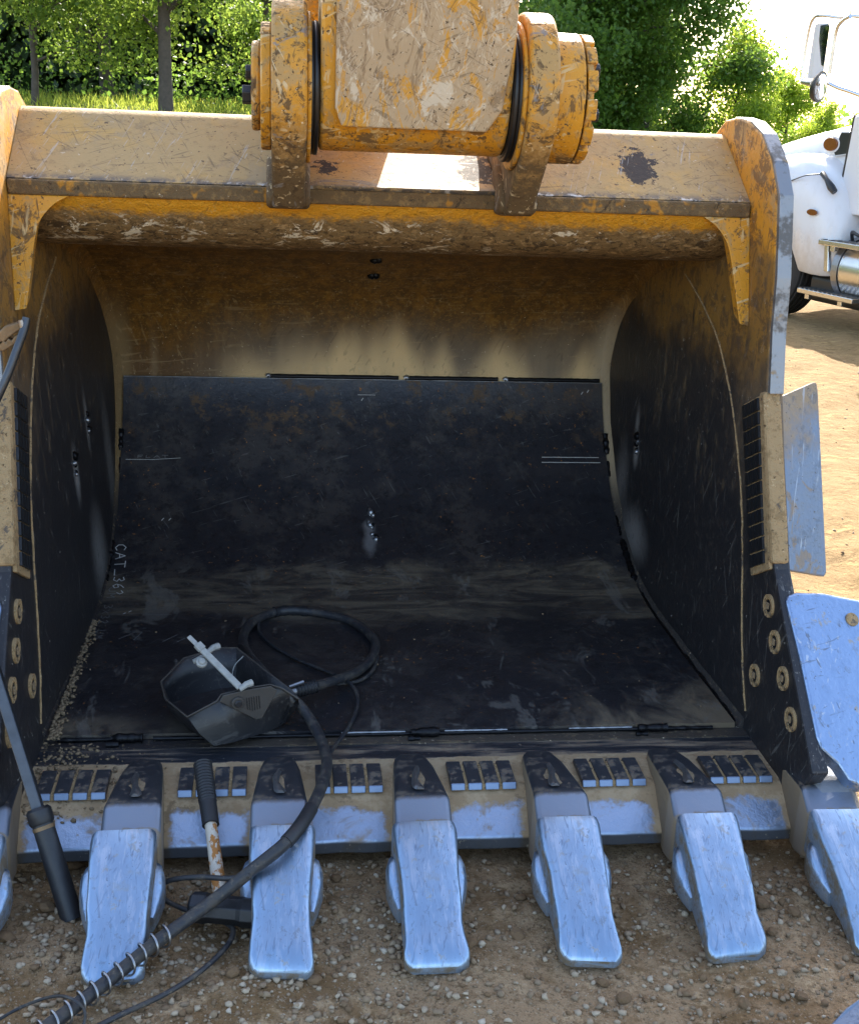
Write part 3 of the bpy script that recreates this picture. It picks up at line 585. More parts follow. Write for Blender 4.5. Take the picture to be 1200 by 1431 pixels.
# corner gussets
for sg in (-1, 1):
    prof_g = crom([(0.762, 1.407, 0), (0.795, 1.385, 0), (0.824, 1.345, 0), (0.838, 1.29, 0), (0.848, 1.22, 0), (0.860, 1.145, 0)], 5)
    poly = [(sg*p.x, 1.29-0.35*(1.41-p.y)*0.9, p.y) for p in prof_g] + [(sg*(XI+0.0), 1.29-0.35*(1.41-1.145)*0.9, 1.14), (sg*(XI+0.0), 1.29, 1.407)]
    MB().prism(poly, (0, 0.05, 0.018)).build('corner_gusset', 'yel', bucket, 0.004)
# ears with bosses
PY, PZ = 1.16, 1.675
def arc(r, a0, a1, n): return [(PY+r*math.cos(R(a0+(a1-a0)*i/n)), PZ+r*math.sin(R(a0+(a1-a0)*i/n))) for i in range(n+1)]
for sg, x0, x1 in ((-1, -0.334, -0.2555), (1, 0.2355, 0.304)):
    poly = [(1.245, 1.397), (1.205, 1.402), (1.175, 1.43), (1.075, 1.515)] + arc(0.187, 208, 0, 26) + [(1.42, 1.64), (1.60, 1.62), (1.80, 1.66), (1.88, 1.60), (1.82, 1.45), (1.60, 1.42), (1.33, 1.392)]
    ear = MB().yz(poly, x0, x1).build('hinge_ear', 'ear', bucket, 0.008, 30)
    MB().yz([(1.262, 1.396), (1.225, 1.404), (1.21, 1.425), (1.23, 1.455), (1.32, 1.52), (1.38, 1.50), (1.33, 1.396)], x0-0.014, x1+0.014).build('ear_foot', 'ear', ear, 0.012, 30, 3)
    # raised wear ring on the inner side
    xi = x1 if sg < 0 else x0
    MB().cyl((xi, PY, PZ), (xi-sg*0.010, PY, PZ), 0.166, 44).build('boss_ring', 'yel', ear, 0.003, 30)
    xo = x0 if sg < 0 else x1
    if sg > 0:
        b_ = MB().cyl((xo, PY, PZ), (xo+0.068, PY, PZ), 0.147, 48).build('pin_boss', 'yel', ear, 0.005, 30)
        cap = MB()
        for k in range(14):
            a0, a1 = 360*k/14, 360*(k+0.72)/14
            ring = [(xo+0.072, PY+r_*math.cos(R(a)), PZ+r_*math.sin(R(a))) for r_, a in ((0.146, a0), (0.146, (a0+a1)/2), (0.146, a1), (0.08, a1), (0.08, a0))]
            cap.prism(ring, (0.024, 0, 0))
        cap.build('notched_cap_ring', 'yel', ear, 0.003)
        MB().cyl((xo+0.072, PY, PZ), (xo+0.088, PY, PZ), 0.139, 40).build('pin_cap', 'ear', ear, 0.004, 30)
        for k in range(6):
            a = R(60*k+20); c = Vector((xo+0.088, PY+0.10*math.cos(a), PZ+0.10*math.sin(a)))
            MB().cyl(c, c+Vector((0.022, 0, 0)), 0.016, 6).build('cap_bolt', 'darksteel', ear, 0.002)
    else:
        MB().cyl((xo, PY, PZ), (xo-0.024, PY, PZ), 0.140, 40).build('pin_boss', 'yel', ear, 0.004, 30)
        MB().cyl((xo-0.024, PY, PZ), (xo-0.045, PY, PZ), 0.098, 36).build('pin_cap', 'ear', ear, 0.006, 30)
        MB().cyl((xo-0.045, PY-0.03, PZ-0.02), (xo-0.066, PY-0.03, PZ-0.02), 0.022, 6).build('cap_bolt', 'darksteel', ear, 0.002)
        MB().cyl((xo-0.045, PY+0.03, PZ+0.03), (xo-0.06, PY+0.03, PZ+0.03), 0.018, 6).build('cap_bolt', 'darksteel', ear, 0.002)
# lip: flat plate with a bevelled cutting edge
lp = [(0.545, 0.035), (0.548, 0.066), (0.640, 0.124), (0.665, 0.1325), (0.9, 0.138), (0.93, 0.137), (0.93, 0.09), (0.60, 0.035)]
lm = MB(); K = 120
xs = [-XI-0.02+(2*XI+0.04)*i/K for i in range(K+1)]
lm.loft([[Vector((x, y+0.004*mnoise.noise(Vector((x*14, y*9, 2)))*(1 if y < 0.56 else 0), z)) for y, z in lp] for x in xs])
lip = lm.build('lip_plate', 'lip', bucket, 0.004, 30)
# teeth
S = 0.3127
def ring(y, zt, zb, hw, r=0.35, hwb=None, n=5, dip=0.0):
    hwb = hwb if hwb is not None else hw; zc, hz = (zt+zb)/2, (zt-zb)/2; out = []
    cr_ = min(hw, hz)*r
    for cx, cz, a0 in ((hw-cr_, hz-cr_, 0), (-(hw-cr_), hz-cr_, 90), (-(hwb-cr_), -(hz-cr_), 180), (hwb-cr_, -(hz-cr_), 270)):
        for i in range(n): a = R(a0+90*i/(n-1)); out.append(Vector((cx+cr_*math.cos(a), y, zc+cz+cr_*math.sin(a))))
    return out
TO = [(0.452, 0.170, 0.060, 0.064, .35), (0.447, 0.1745, 0.056, 0.0685, .3), (0.43, 0.170, 0.052, 0.069, .28), (0.38, 0.147, 0.038, 0.0665, .25), (0.33, 0.122, 0.026, 0.062, .25), (0.29, 0.100, 0.016, 0.0605, .3), (0.265, 0.086, 0.011, 0.0595, .35),
      (0.24, 0.0715, 0.006, 0.0600, .4), (0.22, 0.060, 0.002, 0.0620, .45), (0.203, 0.050, 0.0, 0.0640, .5), (0.19, 0.0415, -0.002, 0.0660, .55), (0.180, 0.033, -0.002, 0.0645, .65), (0.172, 0.025, 0.0, 0.0590, .75), (0.167, 0.018, 0.003, 0.0500, .8)]
def make_tooth(sd):
    rnd = random.Random(sd); m_ = MB(); rings = []
    bend = rnd.uniform(-0.009, 0.009); wear = rnd.uniform(-0.012, 0.010); tipw = rnd.uniform(0.90, 1.03); slant = rnd.uniform(-0.12, 0.12)
    for y, zt, zb, hw, r_ in TO:
        t = (0.45-y)/0.27; e_ = max(0, t-0.6)/0.4; rg = ring(y-wear*t, zt, zb, hw*(1+(tipw-1)*e_), r_)
        rings.append([Vector((p.x+bend*t*t+0.004*mnoise.noise(Vector((sd*7, y*22, p.x*6))), p.y+slant*p.x*e_+0.006*e_*mnoise.noise(Vector((p.x*45, sd*3, 1))), p.z+0.006*mnoise.noise(Vector((p.x*24, y*18, sd*5))))) for p in rg])
    m_.loft(rings)
    for sg in (-1, 1):               # side lugs of the socket
        lug = []
        for y, hw, zt, zb in ((0.430, 0.002, 0.105, 0.050), (0.415, 0.014, 0.112, 0.040), (0.395, 0.021, 0.108, 0.032), (0.365, 0.021, 0.090, 0.024), (0.335, 0.012, 0.070, 0.020), (0.31, 0.002, 0.055, 0.020)):
            c = sg*0.062; lug.append([Vector((c+p.x, p.y, p.z)) for p in ring(y, zt, zb, hw+0.003, 0.8, n=4)])
        m_.loft(lug)
    return m_
AD = [(0.795, 0.138, 0.120, 0.020, .5), (0.787, 0.150, 0.11, 0.030, .6), (0.765, 0.160, 0.08, 0.040, .5), (0.70, 0.172, 0.05, 0.0485, .35), (0.60, 0.184, 0.03, 0.056, .28), (0.54, 0.190, 0.02, 0.0605, .25), (0.524, 0.190, 0.02, 0.062, .22), (0.514, 0.185, 0.022, 0.0625, .22), (0.478, 0.160, 0.03, 0.0635, .22), (0.43, 0.148, 0.05, 0.061, .25)]
ad_mesh = None
tooth_lab = {-3: 'leftmost', -2: 'second from left', -1: 'third from left', 0: 'middle', 1: 'third from right', 2: 'second from right', 3: 'rightmost'}
for k in range(-3, 4):
    x = k*S
    if ad_mesh is None:
        ado = MB().loft([ring(*a) for a in AD]).build('tooth_adapter', 'adapter', bucket, 0, 40); ad_mesh = ado
    else: ado = share(ad_mesh)
    ado.location = (x, 0, 0)
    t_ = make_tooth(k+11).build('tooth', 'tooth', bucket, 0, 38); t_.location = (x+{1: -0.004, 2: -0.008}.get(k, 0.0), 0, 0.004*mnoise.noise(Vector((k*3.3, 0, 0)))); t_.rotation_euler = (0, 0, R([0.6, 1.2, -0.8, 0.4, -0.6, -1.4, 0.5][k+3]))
    # lock pin and its scraped-out recess
    pin = MB().loft([[Vector((x+0.012*c*w_-0.003+0.006*math.sin(y*40+k), y, 0.1785+(0.7-y)*0.105+dz)) for c, dz in ((-1, 0), (-0.4, 0.007), (0.4, 0.007), (1, 0))] for y, w_ in ((0.66, 0.5), (0.63, 0.7), (0.60, 0.55), (0.575, 0.9), (0.555, 1.1), (0.545, 0.7))]).build('lock_pin', 'brightweld', ado, 0, 50)
    pin.matrix_parent_inverse = Matrix.Translation((-x, 0, 0))
    ed = MB()
    rr_ = random.Random(k+50); c_ = [Vector((x+(0.010+0.012*rr_.random())*math.cos(R(a)), 0.605+(0.026+0.03*rr_.random())*math.sin(R(a)), 0)) for a in range(0, 360, 24)]
    ed.add([Vector((p.x, p.y, 0.1735+(0.7-p.y)*0.115)) for p in c_]+[Vector((x, 0.605, 0.1775+0.095*0.115))], [(i, (i+1) % 15, 15) for i in range(15)])
    e_ = ed.build('soil_plug', 'clod', ado, 0, 60); e_.matrix_parent_inverse = Matrix.Translation((-x, 0, 0))
# wear blocks in the gaps: four bars each
for k in range(-3, 3):
    xc = (k+0.5)*S + 0.004
    e = bpy.data.objects.new('wear_block', None); col.objects.link(e); e.parent = bucket; e.location = (xc, 0.690, 0.1315)
    for i in range(4):
        x = (i-1.5)*0.0405+0.0015*mnoise.noise(Vector((k*3, i*7, 0))); h = 0.0125+0.0025*mnoise.noise(Vector((k*5, i*3, 1)))
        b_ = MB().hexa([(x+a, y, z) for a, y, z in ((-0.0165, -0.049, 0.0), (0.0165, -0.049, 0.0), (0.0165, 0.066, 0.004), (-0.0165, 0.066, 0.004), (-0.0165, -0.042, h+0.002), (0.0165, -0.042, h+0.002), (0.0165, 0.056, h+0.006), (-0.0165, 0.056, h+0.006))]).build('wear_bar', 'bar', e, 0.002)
    MB().hexa([(a, y, z) for a, y, z in ((-0.074, -0.044, -0.004), (0.074, -0.044, -0.004), (0.074, 0.056, 0.002), (-0.074, 0.056, 0.002), (-0.073, -0.040, 0.0100), (0.073, -0.040, 0.0100), (0.073, 0.048, 0.0140), (-0.073, 0.048, 0.0140))]).build('block_base', 'tanedge', e, 0.002)
# bolts of the side cutters, side shrouds with chequered pads, wings, cutters
BOLT = [(0.847, 0.505), (0.785, 0.435), (0.872, 0.305), (0.712, 0.372), (0.640, 0.300)]
bring = bcore = None
for sg in (-1, 1):
    for y, z in BOLT:
        w_ = bpy.data.objects.new('countersunk_bolt', None); col.objects.link(w_); w_.parent = bucket; w_.location = (sg*(XI-0.001), y, z); w_.rotation_euler = (0, 0, 0 if sg > 0 else R(180))
        if bring is None:
            rg = MB(); n = 24
            for (r0, x0), (r1, x1) in (((0.030, 0.004), (0.029, -0.005)), ((0.029, -0.005), (0.018, -0.004)), ((0.018, -0.004), (0.017, 0.004))):
                rg.loft([[Vector((xx, r_*math.cos(2*math.pi*i/n), r_*math.sin(2*math.pi*i/n))) for i in range(n)] for r_, xx in ((r0, x0), (r1, x1))], False)
            bring = rg.build('bolt_ring', 'tanedge', w_, 0, 40); bcore = MB().cyl((0.004, 0, 0), (-0.003, 0, 0), 0.0165, 8).build('bolt_core', 'darksteel', w_, 0.002)
            bcen = MB().box((-0.0065, -0.006, -0.008), (0.0, 0.007, 0.008)).build('hex_socket_soil', 'clod', w_, 0.002)
        else: share(bring, w_); share(bcore, w_); share(bcen, w_)
    sh = bpy.data.objects.new('side_shroud', None); col.objects.link(sh); sh.parent = bucket; sh.location = (0, 0, 0)
    A0, A1, B0, B1 = Vector((0, 1.035, 1.0)), Vector((0, 0.862, 0.605)), Vector((0, 1.155, 0.945)), Vector((0, 0.965, 0.55))
    def pd(u, v): return A0.lerp(A1, v).lerp(B0.lerp(B1, v), u)
    qd = [pd(0.0, 0.0), pd(1.0, 0.0), pd(1.04, 1.02), pd(0.0, 1.02)]
    MB().prism([(sg*(XI+0.001), p.y, p.z) for p in qd], (-sg*0.010, 0, 0)).build('shroud_pad', 'tanedge', sh, 0.003)
    for i in range(4):
        for j in range(12):
            u0, u1, v0, v1 = 0.20+i*0.2, 0.20+i*0.2+0.165, 0.015+j*0.081, 0.015+j*0.081+0.070
            MB().prism([(sg*(XI-0.009), p.y, p.z) for p in (pd(u0, v0), pd(u1, v0), pd(u1, v1), pd(u0, v1))], (-sg*0.006, 0, 0)).build('pad_cell', 'darksteel', sh)
    ex = MB(); ex.loft([[Vector((sg*0.877, y-0.014, z)), Vector((sg*0.922, y-0.014, z)), Vector((sg*0.922, y+0.020, z-0.01)), Vector((sg*0.877, y+0.020, z-0.01))] for y, z in ((1.05, 1.005), (1.005, 0.91), (0.95, 0.80), (0.90, 0.70), (0.862, 0.615))])
    ex.build('shroud_nose', 'tanedge', sh, 0.008)
    # wing plate of the shroud
    dxl = 0.0 if sg > 0 else 0.03
    wpp, wn = Vector((0.915, 1.035, 1.0)), Vector((0, 0.167, 0.395)).cross(Vector((1, 0.45, 0.0))).normalized()
    wp = [atp(*p, wpp, wn) for p in ((1086, 556), (1136, 534), (1141, 534), (1143, 545), (1155, 800), (1152, 806), (1100, 797))]
    MB().prism([(sg*(p.x+dxl), p.y, p.z) for p in wp], (0, 0.026, -0.010)).build('wing_plate', 'wingd', sh, 0.004)['flared'] = 1
    # bolt-on side cutter, lying in the slope of the plate's front edge
    ep, en = Vector((0.96, 0.85, 0.60)), Vector((0, 0.35, 0.365)).cross(Vector((1, 0.16, -0.06))).normalized()
    co = [atp(*p, ep, en) for p in ((1098, 838), (1101, 831), (1112, 827), (1150, 828), (1200, 838), (1260, 850), (1310, 900), (1300, 1040), (1250, 1100), (1206, 1100), (1188, 1092), (1172, 1068), (1148, 1046), (1141, 1030), (1118, 920))]
    MB().prism([(sg*(p.x+dxl), p.y, p.z) for p in co], (0, 0.034, -0.036)).build('side_cutter', 'wing', bucket, 0.009, 0, 3)['flared'] = 1
    hc_ = atp(1190, 866, ep, en); up__ = -en if en.z < 0 else en
    MB().cyl((sg*(hc_.x+dxl), hc_.y, hc_.z), (sg*(dxl+hc_.x+up__.x*0.003), hc_.y+up__.y*0.003, hc_.z+up__.z*0.003), 0.017, 20).build('cutter_hole_soil', 'tanedge', bucket)['flared'] = 1
    # corner bracket behind the outermost tooth
    MB().loft([[Vector((sg*(0.938+dx), y, z)) for dx, z in ((-0.055, zb), (0.075, zb), (0.085, zt*0.75), (0.06, zt), (-0.03, zt))] for y, zb, zt in ((0.70, 0.04, 0.22), (0.60, 0.03, 0.215), (0.53, 0.03, 0.20), (0.49, 0.035, 0.165))]).build('corner_casting', 'edge', bucket, 0.012, 40, 3)
# weld beads round the liner
def bead(path, r, name='weld_bead', mat='weld', parent=liner, lump=0.35, fr=60):
    P = crom(path, max(2, int(40/len(path))))
    MB().tube(P, [r*(1+lump*mnoise.noise(Vector((p.x*fr, p.y*fr, p.z*fr)))) for p in P], 7).build(name, mat, parent, 0, 60)
for x0, x1 in ((-0.36, 0.11), (0.135, 0.475), (0.50, 0.855)):
    bead([on(x, sT+0.010, 0.002) for x in np.linspace(x0, x1, 14)], 0.0085, lump=0.25)
    bead([on(x0-0.004, sT+0.008, 0.003), on(x0+0.004, sT+0.013, 0.004), on(x0+0.010, sT+0.006, 0.004)], 0.008, 'weld_start', 'brightweld')
bead([on(x, sT+0.001, 0.0155) for x in np.linspace(-0.86, 0.86, 20)], 0.0014, 'ground_edge', 'brightweld', lump=0.8)
for sg in (-1, 1):
    for s0, s1, r_ in ((s_of_z(0.46), s_of_z(0.53), 0.012), (s_of_z(0.40), s_of_z(0.44), 0.006), (s_of_z(0.165), s_of_z(0.235), 0.012), (s_of_z(0.25), s_of_z(0.30), 0.006)):
        bead([on(sg*(LINX+0.004), s, 0.012) for s in np.linspace(s0, s1, 7)], r_, lump=0.6)
    bead([on(sg*(LINX+0.006), s, 0.010) for s in np.linspace(sF+0.02, sF+0.9, 16)], 0.007, 'weld_bead', 'weld' if sg > 0 else 'clod', lump=0.8)
for x0, x1 in ((-0.85, -0.66), (-0.62, 0.02), (0.08, 0.60), (0.66, 0.80)):
    bead([on(x, sF-0.006, 0.006) for x in np.linspace(x0, x1, 14)], 0.0052, 'weld_bead', 'weld', lump=0.5)
for x0, x1 in ((-0.16, 0.0), (0.10, 0.26), (0.42, 0.585)): bead([on(x, sF-0.005, 0.011) for x in np.linspace(x0, x1, 8)], 0.0028, 'bright_weld', 'brightweld', lump=0.8)
for x0, x1 in ((-0.72, -0.645), (0.015, 0.085), (0.60, 0.675)):
    bead([on(x, sF-0.012, 0.012) for x in np.linspace(x0, x1, 6)], 0.011, 'weld_lump', 'weld', lump=0.5)
    bead([on(x, sF-0.03, 0.004) for x in np.linspace(x0-0.01, x0+0.02, 4)], 0.007, 'weld_spatter', 'weld', lump=0.7)
def lumps(cs, r, name, mat, parent, sd=1):
    m_ = MB(); rr_ = random.Random(sd)
    for c in cs:
        c = Vector(c); rad = r*rr_.uniform(0.6, 1.3); rings = []
        for th in (20, 55, 90, 125, 160):
            rings.append([c+Vector((rad*math.sin(R(th))*math.cos(R(a))*rr_.uniform(.75, 1.2), rad*math.sin(R(th))*math.sin(R(a))*rr_.uniform(.75, 1.2), rad*math.cos(R(th)))) for a in range(0, 360, 60)])
        m_.loft(rings)
    return m_.build(name, mat, parent, 0, 60)
for (px, py) in ((518, 717), (517, 733), (522, 751)):
    x, s = s_px(px, py); lumps([on(x, s, 0.017), on(x+0.006, s-0.012, 0.017), on(x-0.004, s+0.012, 0.017)], 0.010, 'torn_tack_weld', 'brightweld', liner, px)
    lumps([on(x+0.008, s-0.002, 0.018)], 0.010, 'tack_weld_crater', 'weld', liner, py)
for (px, py) in ((520, 384), (523, 363)):
    x, s = s_px(px, py, 0.0); lumps([on(x, s, 0.0), on(x+0.012, s+0.004, 0.0)], 0.011, 'cut_lug_stub', 'weld', shell, px); lumps([on(x+0.002, s-0.002, 0.006)], 0.007, 'cut_lug_stub', 'brightweld', shell, py)
sides = [o for o in bucket.children if o.name.startswith('side_plate')]
for sg, y, z in ((1, 2.057, 0.606), (-1, 1.909, 0.696), (-1, 1.651, 0.631)):
    sp = sides[0 if sg < 0 else 1]
    lumps([(sg*(XI-0.001), y, z), (sg*(XI-0.001), y+0.004, z+0.025), (sg*XI, y-0.004, z-0.022)], 0.013, 'torn_weld_scar', 'weld', sp, int(y*100))
    lumps([(sg*(XI-0.004), y-0.012, z-0.025), (sg*(XI-0.004), y-0.016, z+0.01)], 0.009, 'torn_weld_scar', 'brightweld', sp, int(y*77))
# chalk lines and writing on the liner (strokes in a unit cell, x right, y up)
STR = {'C': [[(.9, .85), (.5, 1), (.1, .7), (.1, .3), (.5, 0), (.9, .15)]], 'A': [[(0, 0), (.5, 1), (1, 0)], [(.2, .4), (.8, .4)]], 'T': [[(0, 1), (1, 1)], [(.5, 1), (.5, 0)]], '_': [[(0, 0), (1, 0)]],
       '3': [[(.1, .95), (.6, 1), (.85, .75), (.4, .52), (.9, .3), (.6, 0), (.1, .05)]], '6': [[(.8, 1), (.3, .7), (.1, .3), (.4, 0), (.85, .2), (.7, .5), (.2, .4)]], '2': [[(.1, .8), (.5, 1), (.85, .75), (.1, 0), (.9, 0)]],
       'U': [[(.1, 1), (.1, .2), (.5, 0), (.9, .2), (.9, 1)]], 'M': [[(0, 0), (.1, 1), (.5, .4), (.9, 1), (1, 0)]], 'x': [[(0, 0), (.9, .8)], [(0, .8), (.9, 0)]], 'F': [[(.1, 0), (.1, 1), (.9, 1)], [(.1, .5), (.7, .5)]], 'L': [[(.1, 1), (.1, 0), (.8, 0)]],
       '/': [[(0, 0), (.8, 1)]], '1': [[(.5, 0), (.5, 1)]], '?': [[(.1, .8), (.5, 1), (.8, .7), (.5, .4)]], ' ': []}
def ribbon(m_, pts, w):            # pts: (x, s) on the liner
    for (x0, s0), (x1, s1) in zip(pts, pts[1:]):
        d = Vector((x1-x0, s1-s0)); 
        if d.length < 1e-6: continue
        d.normalize(); nn = Vector((-d.y, d.x))*w/2; e = d*w*0.3
        m_.add([on(x0+nn.x-e.x, s0+nn.y-e.y, 0.0168), on(x1+nn.x+e.x, s1+nn.y+e.y, 0.0168), on(x1-nn.x+e.x, s1-nn.y+e.y, 0.0168), on(x0-nn.x-e.x, s0-nn.y-e.y, 0.0168)], [(0, 1, 2, 3)])
def write(txt, x, s, dr, up, hgt, wid, gap, w, name, mat):    # dr: writing direction, up: letter up, both in (x, s)
    rr_ = random.Random(len(txt))
    for ch in txt:
        m_ = MB()
        for st in STR[ch]:
            ribbon(m_, [(x+dr[0]*a*wid+up[0]*b*hgt+rr_.uniform(-.04, .04)*hgt, s+dr[1]*a*wid+up[1]*b*hgt+rr_.uniform(-.04, .04)*hgt) for a, b in st], w)
        if m_.v: m_.build(name, mat, liner)
        x += dr[0]*(wid+gap); s += dr[1]*(wid+gap)
x, s = s_px(164, 760); write('CAT_36?', x-0.004, s, (0.06, -1), (1, 0.05), 0.032, 0.030, 0.010, 0.0030, 'chalk_letter', 'chalk')
x, s = s_px(158, 822); write('UM 3x32 UM', x-0.012, s, (0.0, -1), (1, 0.05), 0.024, 0.026, 0.010, 0.0022, 'chalk_letter', 'chalkfaint')
x, s = s_px(192, 639); write('FLAT', x, s, (1, 0), (0, 1), 0.010, 0.020, 0.008, 0.002, 'chalk_letter', 'chalkfaint')
x, s = s_px(172, 890); write('/L //', x-0.01, s-0.02, (1, -0.15), (0.3, 1), 0.05, 0.03, 0.012, 0.0022, 'chalk_letter', 'chalkfaint')
for (a, b, w) in (((176, 641), (252, 641), .0022), ((757, 640), (836, 640), .003), ((757, 646), (838, 646), .003), ((150, 859), (240, 859), .0018), ((812, 856), (898, 855), .0018), ((500, 552), (524, 552), .002)):
    m_ = MB(); ribbon(m_, [s_px(*a), s_px((a[0]+b[0])/2, (a[1]+b[1])/2), s_px(*b)], w); m_.build('chalk_line', 'chalk' if w > .0019 else 'chalkfaint', liner)
for (px, py) in ((505, 560), (226, 728), (236, 728), (172, 858), (180, 856), (812, 550), (820, 549)):
    x, s = s_px(px, py); m_ = MB(); ribbon(m_, [(x, s), (x+0.006, s+0.009)], .003); m_.build('chalk_tick', 'chalk', liner)
# soil spilled in the left floor corner
def clods(n, fn, rmin, rmax, name, mat, parent=None, sd=3):
    rr_ = np.random.default_rng(sd); ico = []
    bm = bmesh.new(); bmesh.ops.create_icosphere(bm, subdivisions=1, radius=1); bm.faces.ensure_lookup_table()
    base = np.array([v.co[:] for v in bm.verts]); fi = np.array([[v.index for v in f.verts] for f in bm.faces]); bm.free()
    V = np.zeros((n, len(base), 3))
    for i in range(n):
        c = fn(rr_); r_ = rmin+(rmax-rmin)*rr_.random()**2.6
        sh_ = base*rr_.uniform(0.55, 1.35, (len(base), 1))*np.array([1, rr_.uniform(.6, 1), rr_.uniform(.45, .8)])*r_
        a = rr_.uniform(0, 6.28); ca, sa = math.cos(a), math.sin(a)
        V[i] = sh_@np.array([[ca, sa, 0], [-sa, ca, 0], [0, 0, 1]])+np.array(c)+np.array([0, 0, r_*0.25])
    me = bpy.data.meshes.new(name); nv = len(base); k = len(fi)
    me.vertices.add(n*nv); me.vertices.foreach_set('co', V.reshape(-1).astype(np.float32))
    idx = (fi[None]+np.arange(n)[:, None, None]*nv).reshape(-1).astype(np.int32)
    me.loops.add(len(idx)); me.loops.foreach_set('vertex_index', idx); me.polygons.add(n*k); me.polygons.foreach_set('loop_start', np.arange(0, n*k*3, 3, dtype=np.int32)); me.update(calc_edges=True)
    me.materials.append(MT[mat]); o = bpy.data.objects.new(name, me); col.objects.link(o)
    if parent: o.parent = parent
    return o
def spill(r_):
    t = r_.random()
    if t < 0.55:
        y = 0.88+0.75*r_.random()**1.3; x = -0.868+abs(r_.normal(0, 0.012))
        return (x, y, 0.158)
    y = 0.60+0.30*r_.random(); x = -0.88+abs(r_.normal(0, 0.10)); return (x, y, 0.137 if y > 0.665 else 0.137-(0.665-y)*0.6)
tag(clods(1300, spill, 0.0012, 0.0075, 'spilled_soil', 'clod'), 'crumbly spilled soil along the left floor corner of the bucket', 'soil', kind='stuff')
def crumbs(r_):
    x = r_.uniform(-0.8, 0.85); y = 0.9+0.8*r_.random(); return (x, y, pt(s_of_y(y), 0.016)[1])
tag(clods(80, crumbs, 0.0012, 0.0045, 'scattered_crumbs', 'clod', sd=9), 'tiny soil crumbs scattered over the dark bucket floor', 'soil', kind='stuff')

# the mouth flares: the side plates lean outwards towards the top front
def flare(y, z): return 0.8917-0.0213*y+0.0731*z-XI
seen = set(); RF = 0.12            # the left side has been pushed out further than the right
def do_flare(o):
    if o.name.split('.')[0] in ('hinge_ear', 'beam_saddle', 'tooth', 'tooth_adapter', 'wear_block', 'lip_plate', 'liner_plate'): return
    if o.get('flared'): del o['flared']; return
    if o.type == 'EMPTY' and o.location.length > 0: o.location.x += (RF if o.location.x > 0 else -1)*flare(o.location.y, o.location.z); return
    if o.type == 'MESH' and o.data.name not in seen:
        seen.add(o.data.name); me = o.data; n_ = len(me.vertices); a = np.zeros(n_*3); me.vertices.foreach_get('co', a); a = a.reshape(-1, 3)
        w_ = np.clip(np.abs(a[:, 0])/XI, 0, 1.05)**2; a[:, 0] += np.where(a[:, 0] < 0, -1.0, RF)*w_*(0.8917-0.0213*a[:, 1]+0.0731*a[:, 2]-XI)
        me.vertices.foreach_set('co', a.reshape(-1)); me.update()
    for ch in o.children: do_flare(ch)
for o in bucket.children: do_flare(o)

# ------------------------------------------------------------------ stick (arm) above the bucket
arm = thing('excavator_stick', 'scuffed yellow excavator stick coming down between the bucket hinge ears', 'excavator stick', (0, PY, PZ))
inv_arm = Matrix.Translation((0, -PY, -PZ))
def armp(o): o.parent = arm; o.matrix_parent_inverse = inv_arm; return o
du = Vector((0, -0.16, 1)).normalized(); dn = Vector((0, -1, -0.16)).normalized(); PC = Vector((0, PY, PZ))
def ap(x, n, u): return Vector((x, 0, 0))+PC+dn*n+du*u
def abox(x0, x1, n0, n1, u0, u1): return MB().hexa([ap(x0, n0, u0), ap(x1, n0, u0), ap(x1, n1, u0), ap(x0, n1, u0), ap(x0, n0, u1), ap(x1, n0, u1), ap(x1, n1, u1), ap(x0, n1, u1)])
AX0, AX1 = -0.226, 0.204
nz = MB(); nose = [ap(0, 0.136*math.cos(R(a)), 0.136*math.sin(R(a))) for a in range(0, -181, -10)] + [ap(0, -0.15, 0.2), ap(0, 0.1365, 0.2)]
nz.prism([Vector((AX0, p.y, p.z)) for p in nose], (AX1-AX0, 0, 0)); armp(nz.build('arm_nose', 'yel', None, 0.008, 30))
armp(abox(AX0+0.002, AX1-0.002, -0.2, 0.1345, 0.15, 3.6).build('arm_box', 'yel', None, 0.008))
fp = MB(); pl = [(AX0+0.032, -0.02), (AX0+0.048, -0.058), (AX1-0.055, -0.058), (AX1-0.022, -0.01), (AX1-0.004, 0.15), (AX1-0.002, 3.5), (AX0+0.026, 3.5)]
fp.prism([ap(x, 0.1375, u) for x, u in pl], dn*0.013); armp(fp.build('front_wear_plate', 'arm', None, 0.004))
armp(MB().yz([(1.66, 1.60), (1.62, 1.72), (1.30, 2.20), (1.25, 2.45), (1.45, 2.40), (1.90, 1.85), (1.92, 1.68), (1.85, 1.60)], -0.254, 0.0).build('sun_blocking_link', 'yel', None, 0.01))  # link added behind the ears, mostly unseen, to narrow the saddle's sun patch
for x0, x1 in ((AX0-0.0275, AX0-0.001), (AX1+0.001, AX1+0.0295)):
    g2 = MB(); g2.cyl((x0, PY, PZ), (x1, PY, PZ), 0.138, 48); armp(g2.build('pin_collar', 'seal', None, 0.003, 30))
    for k in range(2):
        xx = x0+(x1-x0)*(0.3+0.4*k); rg = [Vector((xx, PY+0.141*math.cos(2*math.pi*i/48), PZ+0.141*math.sin(2*math.pi*i/48))) for i in range(49)]
        armp(MB().tube(rg, 0.007, 8).build('seal_ring', 'seal', None, 0, 60))

